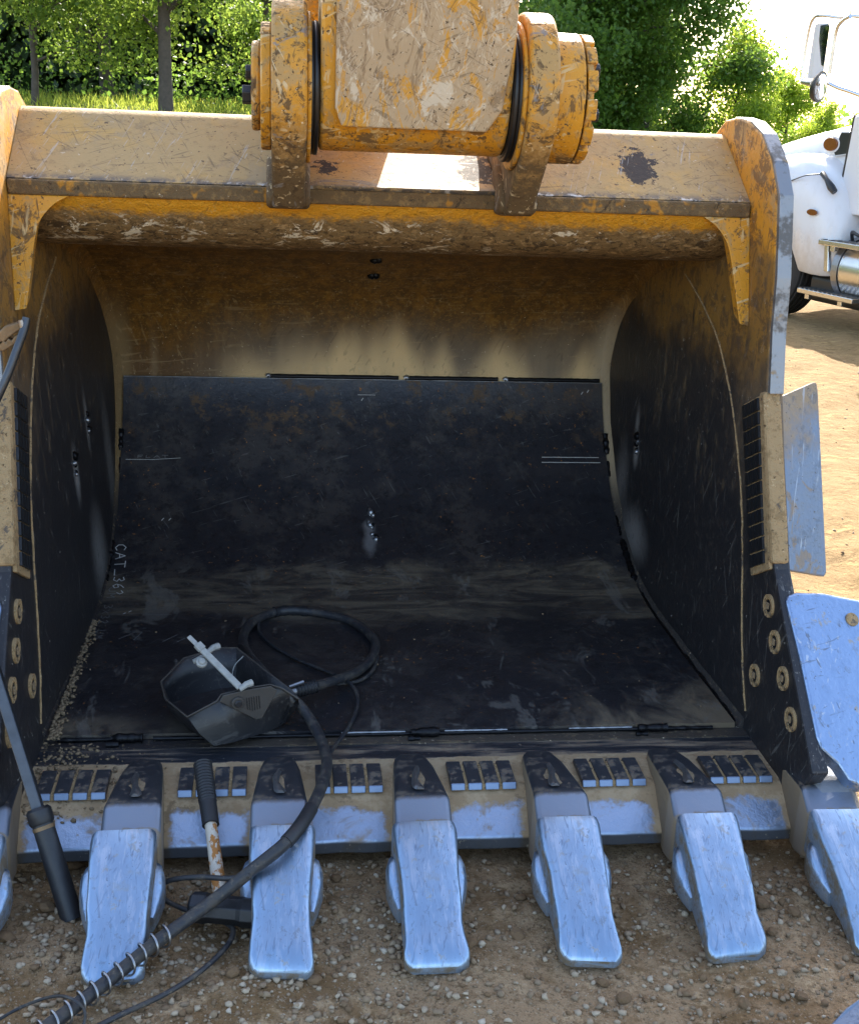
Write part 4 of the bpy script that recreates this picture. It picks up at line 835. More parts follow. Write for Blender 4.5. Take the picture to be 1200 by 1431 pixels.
# ------------------------------------------------------------------ welding helmet
FLZ = 0.152
hel = thing('welding_helmet', 'black welding helmet lying open on the bucket floor', 'welding helmet', (-0.42, 0.95, FLZ))
invh = Matrix.Translation((0.42, -0.95, -FLZ))
def hp(o, par=None): o.parent = par or hel; o.matrix_parent_inverse = invh if par is None else Matrix.Identity(4); return o
rim = [at(225, 953, z=.262), at(231, 977, z=.246), at(262, 1002, z=.238), at(303, 980, z=.272), at(309, 971, z=.285), at(345, 962, z=.292), at(377, 957, z=.292), at(394, 962, z=.282), at(417, 977, z=.25), at(407, 965, z=.268), at(370, 937, z=.275), at(331, 906, z=.28), at(306, 906, z=.285), at(257, 920, z=.28)]
low = [at(236, 985, z=FLZ+.03), at(255, 1012, z=FLZ+.02), at(299, 1043, z=FLZ+.012), at(328, 1037, z=FLZ+.01), at(348, 1031, z=FLZ+.01), at(370, 1024, z=FLZ+.012), at(390, 1016, z=FLZ+.015), at(402, 1006, z=FLZ+.025), at(410, 992, z=FLZ+.04)]
cen = sum(rim, Vector())/len(rim)
low += [Vector((p.x*0.9+cen.x*0.1, p.y*0.84+cen.y*0.16, FLZ+0.03)) for p in rim[9:]]
n = len(rim); hm = MB()
mid = [a.lerp(b, 0.5)+(a.lerp(b, .5)-cen)*Vector((1, 1, 0)).length*0.03 for a, b in zip(rim, low)]
bot = [p.lerp(Vector((cen.x, cen.y-0.05, FLZ+0.004)), 0.45) for p in low]
for p in bot: p.z = FLZ+0.004
hm.v = [tuple(p) for p in rim+mid+low+bot]
for L_ in range(3): hm.f += [(L_*n+i, L_*n+(i+1) % n, (L_+1)*n+(i+1) % n, (L_+1)*n+i) for i in range(n)]
hm.f.append(tuple(range(3*n, 4*n)))
sh = hp(hm.build('helmet_shell', 'helmet', None, 0, 28)); so_ = sh.modifiers.new('thick', 'SOLIDIFY'); so_.thickness = 0.004; so_.offset = -1
hp(MB().tube(rim+[rim[0]], 0.0028, 6).build('rim_edge', 'helmetdust', None, 0, 60))
# dusty side panel with pivot knob and vents
def quadp(pts, mat, name, off, par=sh):
    m_ = MB(); m_.prism(pts, off); o = m_.build(name, mat, None, 0.002); o.parent = hel; o.matrix_parent_inverse = invh; return o
nrm = (rim[6]-rim[4]).cross(low[4]-rim[4]).normalized()
if nrm.dot(CPOS-rim[4]) < 0: nrm = -nrm
def hpl(px, py): return atp(px, py, rim[5]+nrm*0.006, nrm)
pan = quadp([hpl(*p) for p in ((306, 980), (311, 971), (345, 963), (378, 958), (387, 964), (366, 1003), (357, 1005))], 'helmetdust', 'pivot_panel', nrm*0.005)
c = hpl(331, 981)
for r_, h0, h1, nm, mt in ((0.016, 0.004, 0.012, 'pivot_knob', 'helmetdust'), (0.009, 0.012, 0.018, 'pivot_screw', 'helmet')):
    o = MB().cyl(c+nrm*h0, c+nrm*h1, r_, 20).build(nm, mt, None, 0.002, 30); o.parent = hel; o.matrix_parent_inverse = invh
for k in range(6):
    x0 = 343+k*3.4; a, b = hpl(x0, 974-k*0.6), hpl(x0+1.5, 993-abs(k-2)*1.2); d = (hpl(x0+1.6, 974)-hpl(x0, 974))
    quadp([a+nrm*.0045, a+d+nrm*.0045, b+d+nrm*.0045, b+nrm*.0045], 'seal', 'vent_slot', nrm*0.0015)
# headgear: pale strap with knobs
a, b = at(263, 890, z=.40), at(335, 962, z=.30); dr = (b-a).normalized(); sd_ = dr.cross(Vector((0.2, -0.5, 0.8))).normalized(); up_ = sd_.cross(dr)
def strap(p0, p1, w, t, name, mat='strap'):
    o = MB().hexa([p0-sd_*w, p0+sd_*w, p1+sd_*w, p1-sd_*w, p0-sd_*w+up_*t, p0+sd_*w+up_*t, p1+sd_*w+up_*t, p1-sd_*w+up_*t]).build(name, mat, None, 0.002); return hp(o)
strap(a.lerp(b, .22), b, 0.0085, 0.007, 'headgear_strap'); strap(a, a.lerp(b, .20), 0.006, 0.005, 'strap_tip'); strap(a.lerp(b, .16), a.lerp(b, .27), 0.0105, 0.010, 'strap_buckle')
kp = at(281, 927, z=.345)
for r_, h_, nm in ((0.014, 0.010, 'adjust_knob'), (0.009, 0.014, 'adjust_knob')): hp(MB().cyl(kp, kp+up_*h_, r_, 18).build(nm, 'strap', None, 0.002, 30))
for (p0, p1) in (((270, 925), (294, 918)), ((290, 912), (305, 903)), ((335, 964), (352, 954))):
    u0, u1 = at(*p0, z=.34 if p0[1] < 950 else .30), at(*p1, z=.345 if p0[1] < 950 else .31); hp(MB().tube([u0, u0.lerp(u1, .5)+Vector((0, 0, .004)), u1], [0.006, 0.008, 0.009], 8).build('headgear_clip', 'strap', None, 0, 40))
hp(MB().tube(crom([at(340, 917, z=.28), at(328, 930, z=.26), at(324, 945, z=.24)], 6), 0.0012, 5).build('inner_wire', 'strap'))

# ------------------------------------------------------------------ welding gun with cable
gun = thing('welding_gun', 'welding gun beside the helmet with looped black cable and coiled spring guard', 'welding gun', (-0.2, 1.0, FLZ))
def gpart(m_, name, mat, sm=50, bev=0):
    o = m_.build(name, mat, None, bev, sm); o.parent = gun; o.matrix_parent_inverse = Matrix.Translation((0.2, -1.0, -FLZ)); return o
hz = FLZ+0.055
g0, g1 = at(412, 966, z=hz), at(440, 959, z=hz)
ribs = []; NR = 26
gpart(MB().tube([g0.lerp(g1, i/NR) for i in range(NR+1)], [0.0165+(0.0022 if (i//2) % 2 else 0) for i in range(NR+1)], 14), 'handle_grip', 'grip', 40)
gpart(MB().tube([at(401, 970, z=hz), g0], [0.015, 0.014], 16), 'steel_collar', 'steel', 40, 0.002)
gpart(MB().tube(crom([at(402, 970, z=hz), at(388, 962, z=hz+.006), at(352, 925, z=hz+.02), at(336, 905, z=hz+.012)], 5), [0.011]*16, 10), 'gun_neck', 'darksteel', 50)
tg = MB(); t0, t1 = at(404, 960, z=hz+.02), at(424, 953, z=hz+.025); tg.tube([t0, t1], [0.004, 0.005], 6); gpart(tg, 'trigger', 'steel')
main = [at(440, 959, z=hz), at(470, 950, z=FLZ+.04), at(500, 938, z=FLZ+.02), at(522, 915, z=FLZ+.014), at(521, 892, z=FLZ+.014), at(490, 868, z=FLZ+.014), at(440, 856, z=FLZ+.014), at(392, 854, z=FLZ+.016), at(355, 868, z=FLZ+.02), at(340, 889, z=FLZ+.03), at(345, 912, z=FLZ+.055), at(368, 940, z=FLZ+.085), at(395, 966, z=FLZ+.085), at(418, 985, z=FLZ+.055), at(436, 1010, z=FLZ+.03), at(452, 1044, z=FLZ+.018), at(456, 1075, z=FLZ+.03), at(440, 1120, z=.19), at(405, 1172, z=.185), at(350, 1218, z=.14), at(290, 1265, z=.085), at(215, 1320, z=.06), at(150, 1372, z=.045), at(60, 1440, z=.035), at(-40, 1510, z=.03)]
mp = crom(main, 10)
gpart(MB().tube(mp, [0.0135+0.0008*mnoise.noise(p*20) for p in mp], 12), 'main_cable', 'hose', 60)
wr = [p for i, p in enumerate(mp) if 62 <= i <= 72]
gpart(MB().tube(wr, [0.016+0.0015*math.sin(i*2.1) for i in range(len(wr))], 12), 'tape_wrap', 'rubber', 40)
ti = [p for i, p in enumerate(mp) if 172 <= i <= 181]; gpart(MB().tube(ti, [0.0158]*len(ti), 12), 'heat_shrink_sleeve', 'rubber', 40)
sp_path = [p for i, p in enumerate(mp) if i >= 207]; L_ = [0]
for i in range(1, len(sp_path)): L_.append(L_[-1]+(sp_path[i]-sp_path[i-1]).length)
hx = []; N_ = 420
for k in range(N_):
    l = L_[-1]*k/(N_-1)*0.97; i = max(j for j in range(len(L_)-1) if L_[j] <= l); d = (sp_path[i+1]-sp_path[i]).normalized(); p = sp_path[i].lerp(sp_path[i+1], (l-L_[i])/(L_[i+1]-L_[i]))
    sd_ = d.cross(Vector((0, 0, 1))).normalized(); u_ = sd_.cross(d); a = l/0.030*2*math.pi; hx.append(p+(sd_*math.cos(a)+u_*math.sin(a))*0.0195)
gpart(MB().tube(hx, 0.0022, 6), 'spring_guard', 'steel', 60)
thin = [at(362, 866, z=FLZ+.016), at(363, 884, z=FLZ+.008), at(385, 905, z=FLZ+.007), at(420, 924, z=FLZ+.007), at(455, 938, z=FLZ+.008), at(482, 950, z=FLZ+.02), at(497, 966, z=FLZ+.02), at(499, 988, z=FLZ+.012), at(488, 1015, z=FLZ+.008), at(470, 1040, z=FLZ+.01), at(459, 1056, z=FLZ+.03)]
gpart(MB().tube(crom(thin, 8), 0.0052, 8), 'control_lead', 'hose', 60)
thin2 = [at(523, 902, z=FLZ+.016), at(527, 920, z=FLZ+.008), at(518, 940, z=FLZ+.007), at(500, 952, z=FLZ+.008), at(470, 956, z=FLZ+.02)]
gpart(MB().tube(crom(thin2, 8), 0.0052, 8), 'control_lead', 'hose', 60)
lp3 = [at(350, 1224, z=.14), at(318, 1228, z=.12), at(280, 1226, z=.10), at(240, 1230, z=.08), at(223, 1242, z=.05), at(231, 1258, z=.03), at(255, 1270, z=.025), at(285, 1280, z=.02), at(315, 1290, z=.018), at(326, 1302, z=.016), at(315, 1325, z=.016), at(280, 1358, z=.018), at(230, 1390, z=.02), at(150, 1428, z=.02), at(60, 1480, z=.02)]
gpart(MB().tube(crom(lp3, 8), 0.0056, 8), 'ground_lead', 'hose', 60)
wire = [at(-20, 1436, z=.02), at(30, 1408, z=.03), at(75, 1393, z=.05), at(102, 1397, z=.06), at(118, 1412, z=.05), at(116, 1435, z=.03), at(100, 1470, z=.02)]
gpart(MB().tube(crom(wire, 8), 0.003, 6), 'loose_wire', 'hose', 60)

# ------------------------------------------------------------------ sledge hammer
ham = thing('sledge_hammer', 'short sledge hammer with ribbed black grip leaning between the two left teeth', 'hammer', (-0.43, 0.4, 0))
def hmp(m_, name, mat, sm=40, bev=0): o = m_.build(name, mat, None, bev, sm); o.parent = ham; o.matrix_parent_inverse = Matrix.Translation((0.43, -0.4, 0)); return o
h0, h1 = at(283, 1066, z=.200), at(309, 1262, z=.055); 
def hl(t): return h0.lerp(h1, t)
tz = np.linspace(0, 0.47, 64)
hmp(MB().tube([hl(t) for t in tz], [0.0205*(0.75 if t < 0.008 else 1)*(1-0.18*t)+(0.0012 if (i % 3) else -0.0006)*(1 if t < 0.30 else 0.0) for i, t in enumerate(tz)], 14), 'rubber_grip', 'grip', 50)
hmp(MB().tube([hl(0.46), hl(0.7), hl(1.0)], [0.0135, 0.0145, 0.0155], 12), 'handle_shaft', 'handle')
hd = (at(350, 1275, z=.04)-at(276, 1268, z=.04)).normalized(); hc = at(313, 1272, z=.045); ha = (h1-h0).normalized(); hb = hd.cross(ha).normalized(); ha = hb.cross(hd)
rings = []
for t, w_ in ((-0.072, 0.024), (-0.066, 0.030), (-0.04, 0.031), (-0.03, 0.028), (0.03, 0.028), (0.04, 0.031), (0.066, 0.030), (0.072, 0.024)):
    rings.append([hc+hd*t+(ha*math.cos(R(45*k+22.5))+hb*math.sin(R(45*k+22.5)))*w_*1.05 for k in range(8)])
hmp(MB().loft(rings), 'hammer_head', 'darksteel', 0, 0.002)

# ------------------------------------------------------------------ pry bar leaning at the left
b0 = at(97, 1272, z=.012); b2 = at(0, 960, y=0.62); dirb = (b2-b0).normalized(); bj = b0+dirb*((at(62, 1152, y=0.45)-b0).length)
pry = thing('pry_bar', 'long steel pry bar with thick dark sleeve standing in gravel at left', 'pry bar', b0)
def pb(m_, name, mat, sm=40, bev=0.0): o = m_.build(name, mat, None, bev, sm); o.parent = pry; o.matrix_parent_inverse = Matrix.Translation(-b0); return o
lj = 0.0
bestd = 9
for i in range(400):               # where along the bar the sleeve collar is seen
    p = b0+dirb*(i*0.002); d = p-CPOS; zc = d.dot(CW); py = 715.5-F*d.dot(CU)/zc
    if abs(py-1152) < bestd: bestd = abs(py-1152); lj = i*0.002
pb(MB().tube([b0-dirb*0.02, b0+dirb*lj], [0.0235, 0.0225], 16), 'dark_sleeve', 'rubber'); pb(MB().tube([b0+dirb*(lj-0.012), b0+dirb*(lj-0.004)], 0.0236, 16), 'rust_band', 'brass')
pb(MB().tube([b0+dirb*lj, b0+dirb*(lj+0.005), b0+dirb*(lj+0.03), b0+dirb*(lj+0.036)], [0.024, 0.0265, 0.0265, 0.021], 18), 'sleeve_collar', 'darksteel')
pb(MB().tube([b0+dirb*(lj+0.03), b0+dirb*1.25], 0.0165, 4), 'square_rod', 'barsteel', 0, 0.0025)

# ------------------------------------------------------------------ earth clamp on the left side plate
ec = at(14, 470, y=1.05)
clamp = thing('earth_clamp', 'brass welding earth clamp gripping the left bucket edge with its cable', 'clamp', ec)
def cp(m_, name, mat, sm=40, bev=0): o = m_.build(name, mat, None, bev, sm); o.parent = clamp; o.matrix_parent_inverse = Matrix.Translation(-ec); return o
def cpx(px, py, y=1.02): return at(px, py, y=y)
cp(MB().prism([cpx(*p) for p in ((-8, 470), (6, 456), (30, 449), (36, 455), (26, 462), (12, 472), (0, 484))], (0, 0.03, 0)), 'upper_jaw', 'brass', 0, 0.003)
cp(MB().prism([cpx(*p) for p in ((-10, 482), (2, 474), (8, 478), (11, 472), (16, 476), (20, 470), (30, 464), (34, 459), (36, 466), (22, 480), (4, 492))], (0, 0.026, 0)), 'lower_jaw', 'brass', 0, 0.003)
cp(MB().cyl(cpx(29, 447, 1.0), cpx(34, 466, 1.0), 0.006, 10), 'hinge_pin', 'steel')
cp(MB().tube(crom([cpx(37, 444, 1.01), cpx(33, 462, 1.0), cpx(23, 490, 0.985), cpx(12, 520, 0.97), cpx(0, 548, 0.96), cpx(-20, 590, 0.95)], 6), 0.0095, 10), 'clamp_cable', 'barsteel', 60)

# ------------------------------------------------------------------ steel offcut at lower right, stones, gravel
oc = [at(1160, 1431, z=.05), at(1182, 1408, z=.07), at(1215, 1385, z=.09), at(1300, 1420, z=.03), at(1240, 1520, z=.03), at(1165, 1480, z=.03)]
tag(MB().prism(oc, (0, 0, -0.025)).build('steel_offcut', 'wingd', None, 0.004), 'grey steel plate corner poking in at the bottom right of the dirt', 'steel plate')
def pebble_spot(r_):
    while True:
        x = r_.uniform(-1.15, 1.5); y = -0.12+0.85*r_.random()
        if abs(x) > 0.97 or y < 0.56:
            d = 0.5+0.7*mnoise.noise(Vector((x*2.3, y*2.3, 7)))
            if x < 0: d += 0.25
            if r_.random() < d+0.15: return (x, y, gz(x, y))
tag(clods(11000, pebble_spot, 0.0012, 0.0105, 'gravel', 'gravel', sd=21), 'loose brown gravel scattered on the dirt before the teeth', 'gravel', kind='stuff')
def yard_spot(r_):
    x = r_.uniform(1.0, 4.2); y = r_.uniform(0.4, 8); return (x, y, gz(x, y))
tag(clods(600, yard_spot, 0.003, 0.010, 'yard_clods', 'gravel', sd=5), 'small clods of dry earth strewn over the sunny yard', 'soil', kind='stuff')
bm = bmesh.new(); bmesh.ops.create_icosphere(bm, subdivisions=2, radius=1); sb = []
for v in range(5):
    b2_ = bm.copy()
    for w_ in b2_.verts: w_.co *= 1+0.32*mnoise.noise(w_.co*1.3+Vector((v*9, 0, 0)))+0.1*mnoise.noise(w_.co*3.1+Vector((v*5, 2, 0))); w_.co.z *= 0.65
    me = bpy.data.meshes.new('stone'); b2_.to_mesh(me); b2_.free(); me.materials.append(MT['stone']); sb.append(me)
bm.free()
spec = [(1062, 1264, .021, 'squarish brown stone right of the second tooth from the right'), (1110, 1278, .017, 'flat grey stone right of the squarish brown stone'), (1078, 1303, .014, 'small pale stone below the squarish brown stone'),
        (842, 1368, .013, 'pale stone just under the tip of the third tooth from the right'), (723, 1307, .015, 'rounded pale stone halfway between middle tooth and third tooth from right'), (727, 1255, .014, 'rounded stone high in the gap right of the middle tooth'),
        (655, 1322, .015, 'flat stone touching the right corner of the middle tooth'), (872, 1390, .017, 'largest stone below the third tooth from the right'), (470, 1225, .014, 'pale triangular stone right of the tooth crossed by the cable'),
        (66, 1268, .019, 'whitish stone left of the pry bar foot'), (8, 1310, .02, 'pale stone at the left picture edge below the pry bar'), (440, 1368, .016, 'brown stone below the tooth crossed by the cable'),
        (105, 1205, .022, 'big grey stone right of the pry bar sleeve under the lip'), (325, 1362, .015, 'stone between the spring guard and the thin black lead'), (1040, 1400, .014, 'pale stone near the bottom edge right of centre'), (1120, 1390, .013, 'small stone left of the steel plate corner')]
for i, (px, py, r_, lb) in enumerate(spec):
    p = at(px, py, z=0.008); o = bpy.data.objects.new('stone', sb[i % 5]); col.objects.link(o); o.location = (p.x, p.y, gz(p.x, p.y)+r_*0.3); o.scale = (r_, r_*random.uniform(.75, 1.05), r_*random.uniform(.8, 1.1)); o.rotation_euler = (random.uniform(-.4, .4), random.uniform(-.4, .4), random.uniform(0, 6))
    tag(o, lb, 'stone', 'larger loose stones in the gravel')

# ------------------------------------------------------------------ white truck
TH = R(103); TG = Vector((4.50, 8.95, 0.0))
truck = thing('truck', 'white conventional truck parked behind the bucket at the right edge', 'truck', TG); truck.rotation_euler = (0, 0, TH)
# local frame: x forward, y to its left (towards us), z up; y = 0 is the outer fender face
def tp(m_, name, mat, par=None, bev=0, sm=0, seg=2): return m_.build(name, mat, par or truck, bev, sm, seg)
def hood_sec(f):
    h = 1.90-0.16*max(0, f+0.3)-0.05*max(0, f-0.9)**2; w = 0.46+0.0*f
    return h
rings = []
for f in (-0.13, 0.0, 0.3, 0.6, 0.9, 1.2, 1.5, 1.75, 1.92, 2.0):
    h = hood_sec(f); tpz = 1 if f < 1.7 else 1-(f-1.7)*0.5; yo = -0.30-0.05*f; yc = -1.22; hw = (yo-yc)
    sec = []
    for s_, zz in ((1.0, 0.85), (1.02, 1.1), (1.0, h-0.28), (0.96, h-0.15), (0.88, h-0.06), (0.72, h-0.01), (0.3, h+0.02)): sec.append((yc+hw*s_*tpz, zz))
    full = sec+[(2*yc-y, z) for y, z in reversed(sec)]
    rings.append([Vector((f, y, z)) for y, z in full])
hood = tp(MB().loft(rings), 'hood', 'white', None, 0, 50)
# front fender over the wheel, flowing back into a skirt
fr = []
for f, z0, z1, yo in ((-0.20, 0.50, 0.80, -0.10), (-0.18, 0.46, 1.0, -0.05), (-0.08, 0.45, 1.20, -0.015), (0.05, 0.45, 1.34, 0.0), (0.22, 0.46, 1.42, 0.0), (0.34, 0.62, 1.46, 0.0), (0.45, 0.92, 1.475, 0.0), (0.65, 1.12, 1.47, 0.0), (0.85, 1.18, 1.46, 0.0), (1.1, 1.16, 1.43, 0.0), (1.3, 1.02, 1.38, 0.0), (1.45, 0.80, 1.30, -0.02), (1.6, 0.60, 1.18, -0.06), (1.75, 0.5, 1.02, -0.14)):
    fr.append([Vector((f, y, z)) for y, z in ((yo-0.02, z0), (yo, z0+0.02), (yo, z0+0.45*(z1-z0)), (yo-0.02, z0+0.7*(z1-z0)), (yo-0.07, z1-0.05), (yo-0.16, z1), (yo-0.42, z1+0.06), (yo-0.55, z1), (yo-0.40, max(z0, z1-0.12)), (yo-0.16, z1-0.09), (yo-0.06, z1-0.16), (yo-0.04, z0+0.03))])
fender = tp(MB().loft(fr), 'fender', 'white', None, 0, 60)
# wheel
wc = Vector((0.78, -0.20, 0.52)); m_ = MB(); rings = []
for dy, r_ in ((-0.14, 0.40), (-0.15, 0.48), (-0.13, 0.515), (-0.09, 0.525), (0.09, 0.525), (0.13, 0.515), (0.15, 0.48), (0.14, 0.40), (0.12, 0.30)):
    rings.append([Vector((wc.x+r_*math.cos(2*math.pi*i/60), wc.y+dy, wc.z+r_*math.sin(2*math.pi*i/60))) for i in range(60)])
m_.loft(rings); wh = tp(m_, 'front_tyre', 'tyre', None, 0, 40)
for dy in (-0.10, -0.05, 0.0, 0.05, 0.10):
    rg = [Vector((wc.x+0.5275*math.cos(2*math.pi*i/60), wc.y+dy, wc.z+0.5275*math.sin(2*math.pi*i/60))) for i in range(61)]
    tp(MB().tube(rg, 0.013, 5), 'tread_rib', 'tyre', wh, 0, 60)
tp(MB().cyl(wc+Vector((0, 0.06, 0)), wc+Vector((0, 0.11, 0)), 0.30, 40, 0.27), 'wheel_rim', 'chrome', None, 0.006, 30)
# second (far side) wheel so the truck stands
c2 = share(wh); c2.location = (0, -2.0, 0)
# cowl, door and cab
cab = [(-0.145, 1.10), (-0.145, 1.90), (-0.38, 1.98), (-0.75, 2.70), (-1.0, 2.92), (-2.2, 2.95), (-2.2, 0.95), (-0.6, 0.95)]
cb = tp(MB().prism([(f, -0.26, z) for f, z in cab], (0, -1.92, 0)), 'cab', 'white', None, 0.04, 0, 3)
tp(MB().prism([(f, -0.2595, z) for f, z in ((-0.62, 1.95), (-0.95, 2.6), (-1.75, 2.6), (-1.75, 1.95))], (0, 0.008, 0)), 'side_window', 'glass', cb, 0.003)
tp(MB().hexa([(-0.40, -0.36, 2.0), (-0.40, -2.08, 2.0), (-0.43, -2.08, 1.99), (-0.43, -0.36, 1.99), (-0.73, -0.36, 2.66), (-0.73, -2.08, 2.66), (-0.76, -2.08, 2.65), (-0.76, -0.36, 2.65)]), 'windscreen', 'glass', cb)
tp(MB().tube([(0.03, -0.215, 1.12), (0.032, -0.215, 1.27), (-0.02, -0.215, 1.85)], 0.013, 6), 'hood_seam', 'blackp', cb)
cf = tp(MB().prism([(f, -0.259, z) for f, z in ((-0.06, 1.0), (0.02, 1.25), (-0.03, 1.84), (-0.6, 1.92), (-0.6, 1.0))], (0, 0.06, 0)), 'cowl_panel', 'white', None, 0.02, 0, 3)
dp = tp(MB().prism([(f, -0.199, z) for f, z in ((-0.40, 1.13), (-0.37, 1.2), (-0.345, 1.72), (-0.60, 1.74), (-0.60, 1.1))], (0, 0.02, 0)), 'side_air_intake', 'white', cf, 0.012, 0, 3)
tp(MB().cyl((-0.47, -0.18, 1.22), (-0.47, -0.172, 1.22), 0.055, 20), 'intake_emblem', 'chrome', cf, 0.004)
tp(MB().box((-0.29, -0.20, 1.655), (-0.25, -0.194, 1.70)), 'cowl_badge', 'brass', cf)
tp(MB().tube([(-0.45, -0.175, 1.70), (-0.46, -0.15, 1.74), (-0.46, -0.15, 1.9)], 0.03, 8), 'air_cleaner_bracket', 'chrome', cf, 0, 40)
# hood details
def hside(f, z): return Vector((f, -0.30-0.05*f+0.012, z))
ov = [hside(0.17+0.18*math.cos(R(a))*(1.0), 1.60+0.105*math.sin(R(a))) for a in range(0, 360, 20)]
vent = [hside(f, z) for f, z in ((0.30, 1.535), (0.27, 1.50), (-0.02, 1.535), (-0.045, 1.56), (-0.045, 1.68), (-0.02, 1.70), (0.22, 1.70))]
tp(MB().prism([v+Vector((0, 0.002, 0))+(v-hside(0.11, 1.6))*0.13 for v in vent], (0, 0.012, 0)), 'vent_surround', 'white', hood, 0.004)
tp(MB().prism([v+Vector((0, 0.012, 0)) for v in vent], (0, 0.008, 0)), 'hood_vent', 'blackp', hood, 0.003)
def oval(c, a, b, d, name, mat, par): return tp(MB().prism([Vector((c.x+a*math.cos(R(t)), c.y, c.z+b*math.sin(R(t)))) for t in range(0, 360, 18)], (0, d, 0)), name, mat, par, 0.004, 30)
oval(hside(0.34, 1.595)+Vector((0, 0.004, 0)), 0.125, 0.078, 0.022, 'lamp_bezel', 'white', hood); oval(hside(0.34, 1.595)+Vector((0, 0.02, 0)), 0.10, 0.06, 0.022, 'marker_lamp', 'amber', hood)
oval(Vector((0.11, 0.002, 1.0)), 0.075, 0.028, 0.012, 'marker_lamp', 'amber', fender)
tp(MB().tube([(0.12, -0.06, 1.34), (0.02, -0.03, 1.30), (-0.06, -0.035, 1.23), (-0.10, -0.05, 1.19)], [0.025, 0.02, 0.035, 0.028], 8), 'hood_latch', 'blackp', None, 0, 40)
tp(MB().tube(crom([(0.10, -0.012, 1.335), (0.3, 0.0, 1.31), (0.55, 0.006, 1.24), (0.8, 0.004, 1.20)], 6), 0.006, 6), 'fender_seam', 'blackp', fender, 0, 60)
# far corner of the hood line: the other fender's mirror stub
tp(MB().loft([[Vector((f, -2.0+dy*s_, 1.70+dz*s_)) for dy, dz in ((-0.1, 0), (0.1, 0), (0.08, 0.09), (-0.08, 0.09))] for f, s_ in ((0.75, 0.7), (0.95, 1.0), (1.15, 0.6))]), 'hood_mirror', 'chrome', None, 0.02)
# steps, tank
tk = Vector((0, -0.32, 0.52)); m_ = MB().tube([(-0.20, tk.y, tk.z), (-0.215, tk.y, tk.z), (-0.23, tk.y, tk.z), (-1.6, tk.y, tk.z), (-1.64, tk.y, tk.z)], [0.22, 0.27, 0.285, 0.285, 0.25], 40); tank = tp(m_, 'fuel_tank', 'chrome', None, 0, 40)
for f in (-0.26, -1.2):
    rg = [Vector((f, tk.y+0.291*math.cos(2*math.pi*i/40), tk.z+0.291*math.sin(2*math.pi*i/40))) for i in range(41)]
    tp(MB().loft([[p+Vector((-0.04, 0, 0)), p+Vector((0.04, 0, 0)), p+Vector((0.04, 0, 0))+(p-Vector((f, tk.y, tk.z))).normalized()*0.006, p+Vector((-0.04, 0, 0))+(p-Vector((f, tk.y, tk.z))).normalized()*0.006] for p in rg], False), 'tank_strap', 'steel', tank, 0)
for f0, f1, z in ((0.17, -0.62, 0.315), (-0.05, -1.2, 0.775)):
    s_ = tp(MB().box((f1, -0.12, z-0.045), (f0, 0.02, z)), 'step_plate', 'chrome', None, 0.006)
    for k in range(12): tp(MB().box((f1+(f0-f1)*(k+.3)/12, -0.115, z), (f1+(f0-f1)*(k+.65)/12, 0.012, z+0.008)), 'step_tread', 'steel', s_)
    for t in (0.15, 0.75): tp(MB().box((f0+(f1-f0)*t-0.04, -0.04, z-0.09), (f0+(f1-f0)*t+0.02, 0.0, z-0.045)), 'step_bracket', 'chrome', s_, 0.004)
tp(MB().hexa([(-0.14, -0.01, 0.50), (-0.20, -0.01, 0.50), (-0.20, -0.05, 0.50), (-0.14, -0.05, 0.50), (-0.10, -0.01, 0.73), (-0.16, -0.01, 0.73), (-0.16, -0.05, 0.73), (-0.10, -0.05, 0.73)]), 'step_arm', 'chrome', None, 0.006)
tp(MB().box((-1.5, -0.75, 0.20), (0.16, -0.10, 0.44)), 'battery_box', 'blackp', None, 0.04, 0, 3)
tp(MB().box((-4.5, -1.6, 0.55), (1.6, -0.8, 0.80)), 'chassis_frame', 'blackp', None, 0.01)
for dy in (0, -2.0):
    c3 = share(wh); c3.location = (-4.2, dy, 0)
tp(MB().tube(crom([(-0.24, -0.20, 0.78), (-0.30, -0.14, 0.86), (-0.40, -0.14, 0.84), (-0.52, -0.16, 0.90), (-0.6, -0.2, 1.0)], 6), 0.016, 8), 'air_hose', 'blackp', None, 0, 60)
# mirror on tubular arms
MF, MY = 0.06, 0.12
def mpt(px, py): return None
inv_t = (Matrix.Translation(TG)@Matrix.Rotation(TH, 4, 'Z')).inverted()
def tpx(px, py, y):                # picture point on the truck's plane y = const, in truck coordinates
    nrm_ = Vector((-math.sin(TH), math.cos(TH), 0)); return inv_t@atp(px, py, TG+nrm_*y, nrm_)
mr = bpy.data.objects.new('mirror_assembly', None); col.objects.link(mr); mr.parent = truck
def mpart(m_, name, mat, bev=0, sm=0): return m_.build(name, mat, mr, bev, sm)
Y1 = 0.18
mpart(MB().tube(crom([tpx(1120, 116, Y1), tpx(1124, 80, Y1), tpx(1131, 40, Y1), tpx(1138, 24, Y1), tpx(1150, 21, Y1), tpx(1172, 24, Y1-.05), tpx(1190, 22, Y1-.1), tpx(1215, 24, Y1-.2)], 6), 0.016, 8), 'mirror_arm', 'chrome', 0, 60)
mpart(MB().tube(crom([tpx(1159, 102, Y1), tpx(1164, 70, Y1), tpx(1169, 42, Y1), tpx(1176, 30, Y1), tpx(1188, 22, Y1)], 6), 0.018, 8), 'mirror_arm', 'chrome', 0, 60)
mpart(MB().tube(crom([tpx(1158, 116, Y1), tpx(1170, 122, Y1-.03), tpx(1188, 128, Y1-.1), tpx(1215, 138, Y1-.2)], 6), 0.018, 8), 'mirror_arm', 'chrome', 0, 60)
mpart(MB().tube([tpx(1121, 114, Y1), tpx(1136, 116, Y1)], [0.02, 0.035], 10), 'arm_joint', 'chrome', 0, 40)
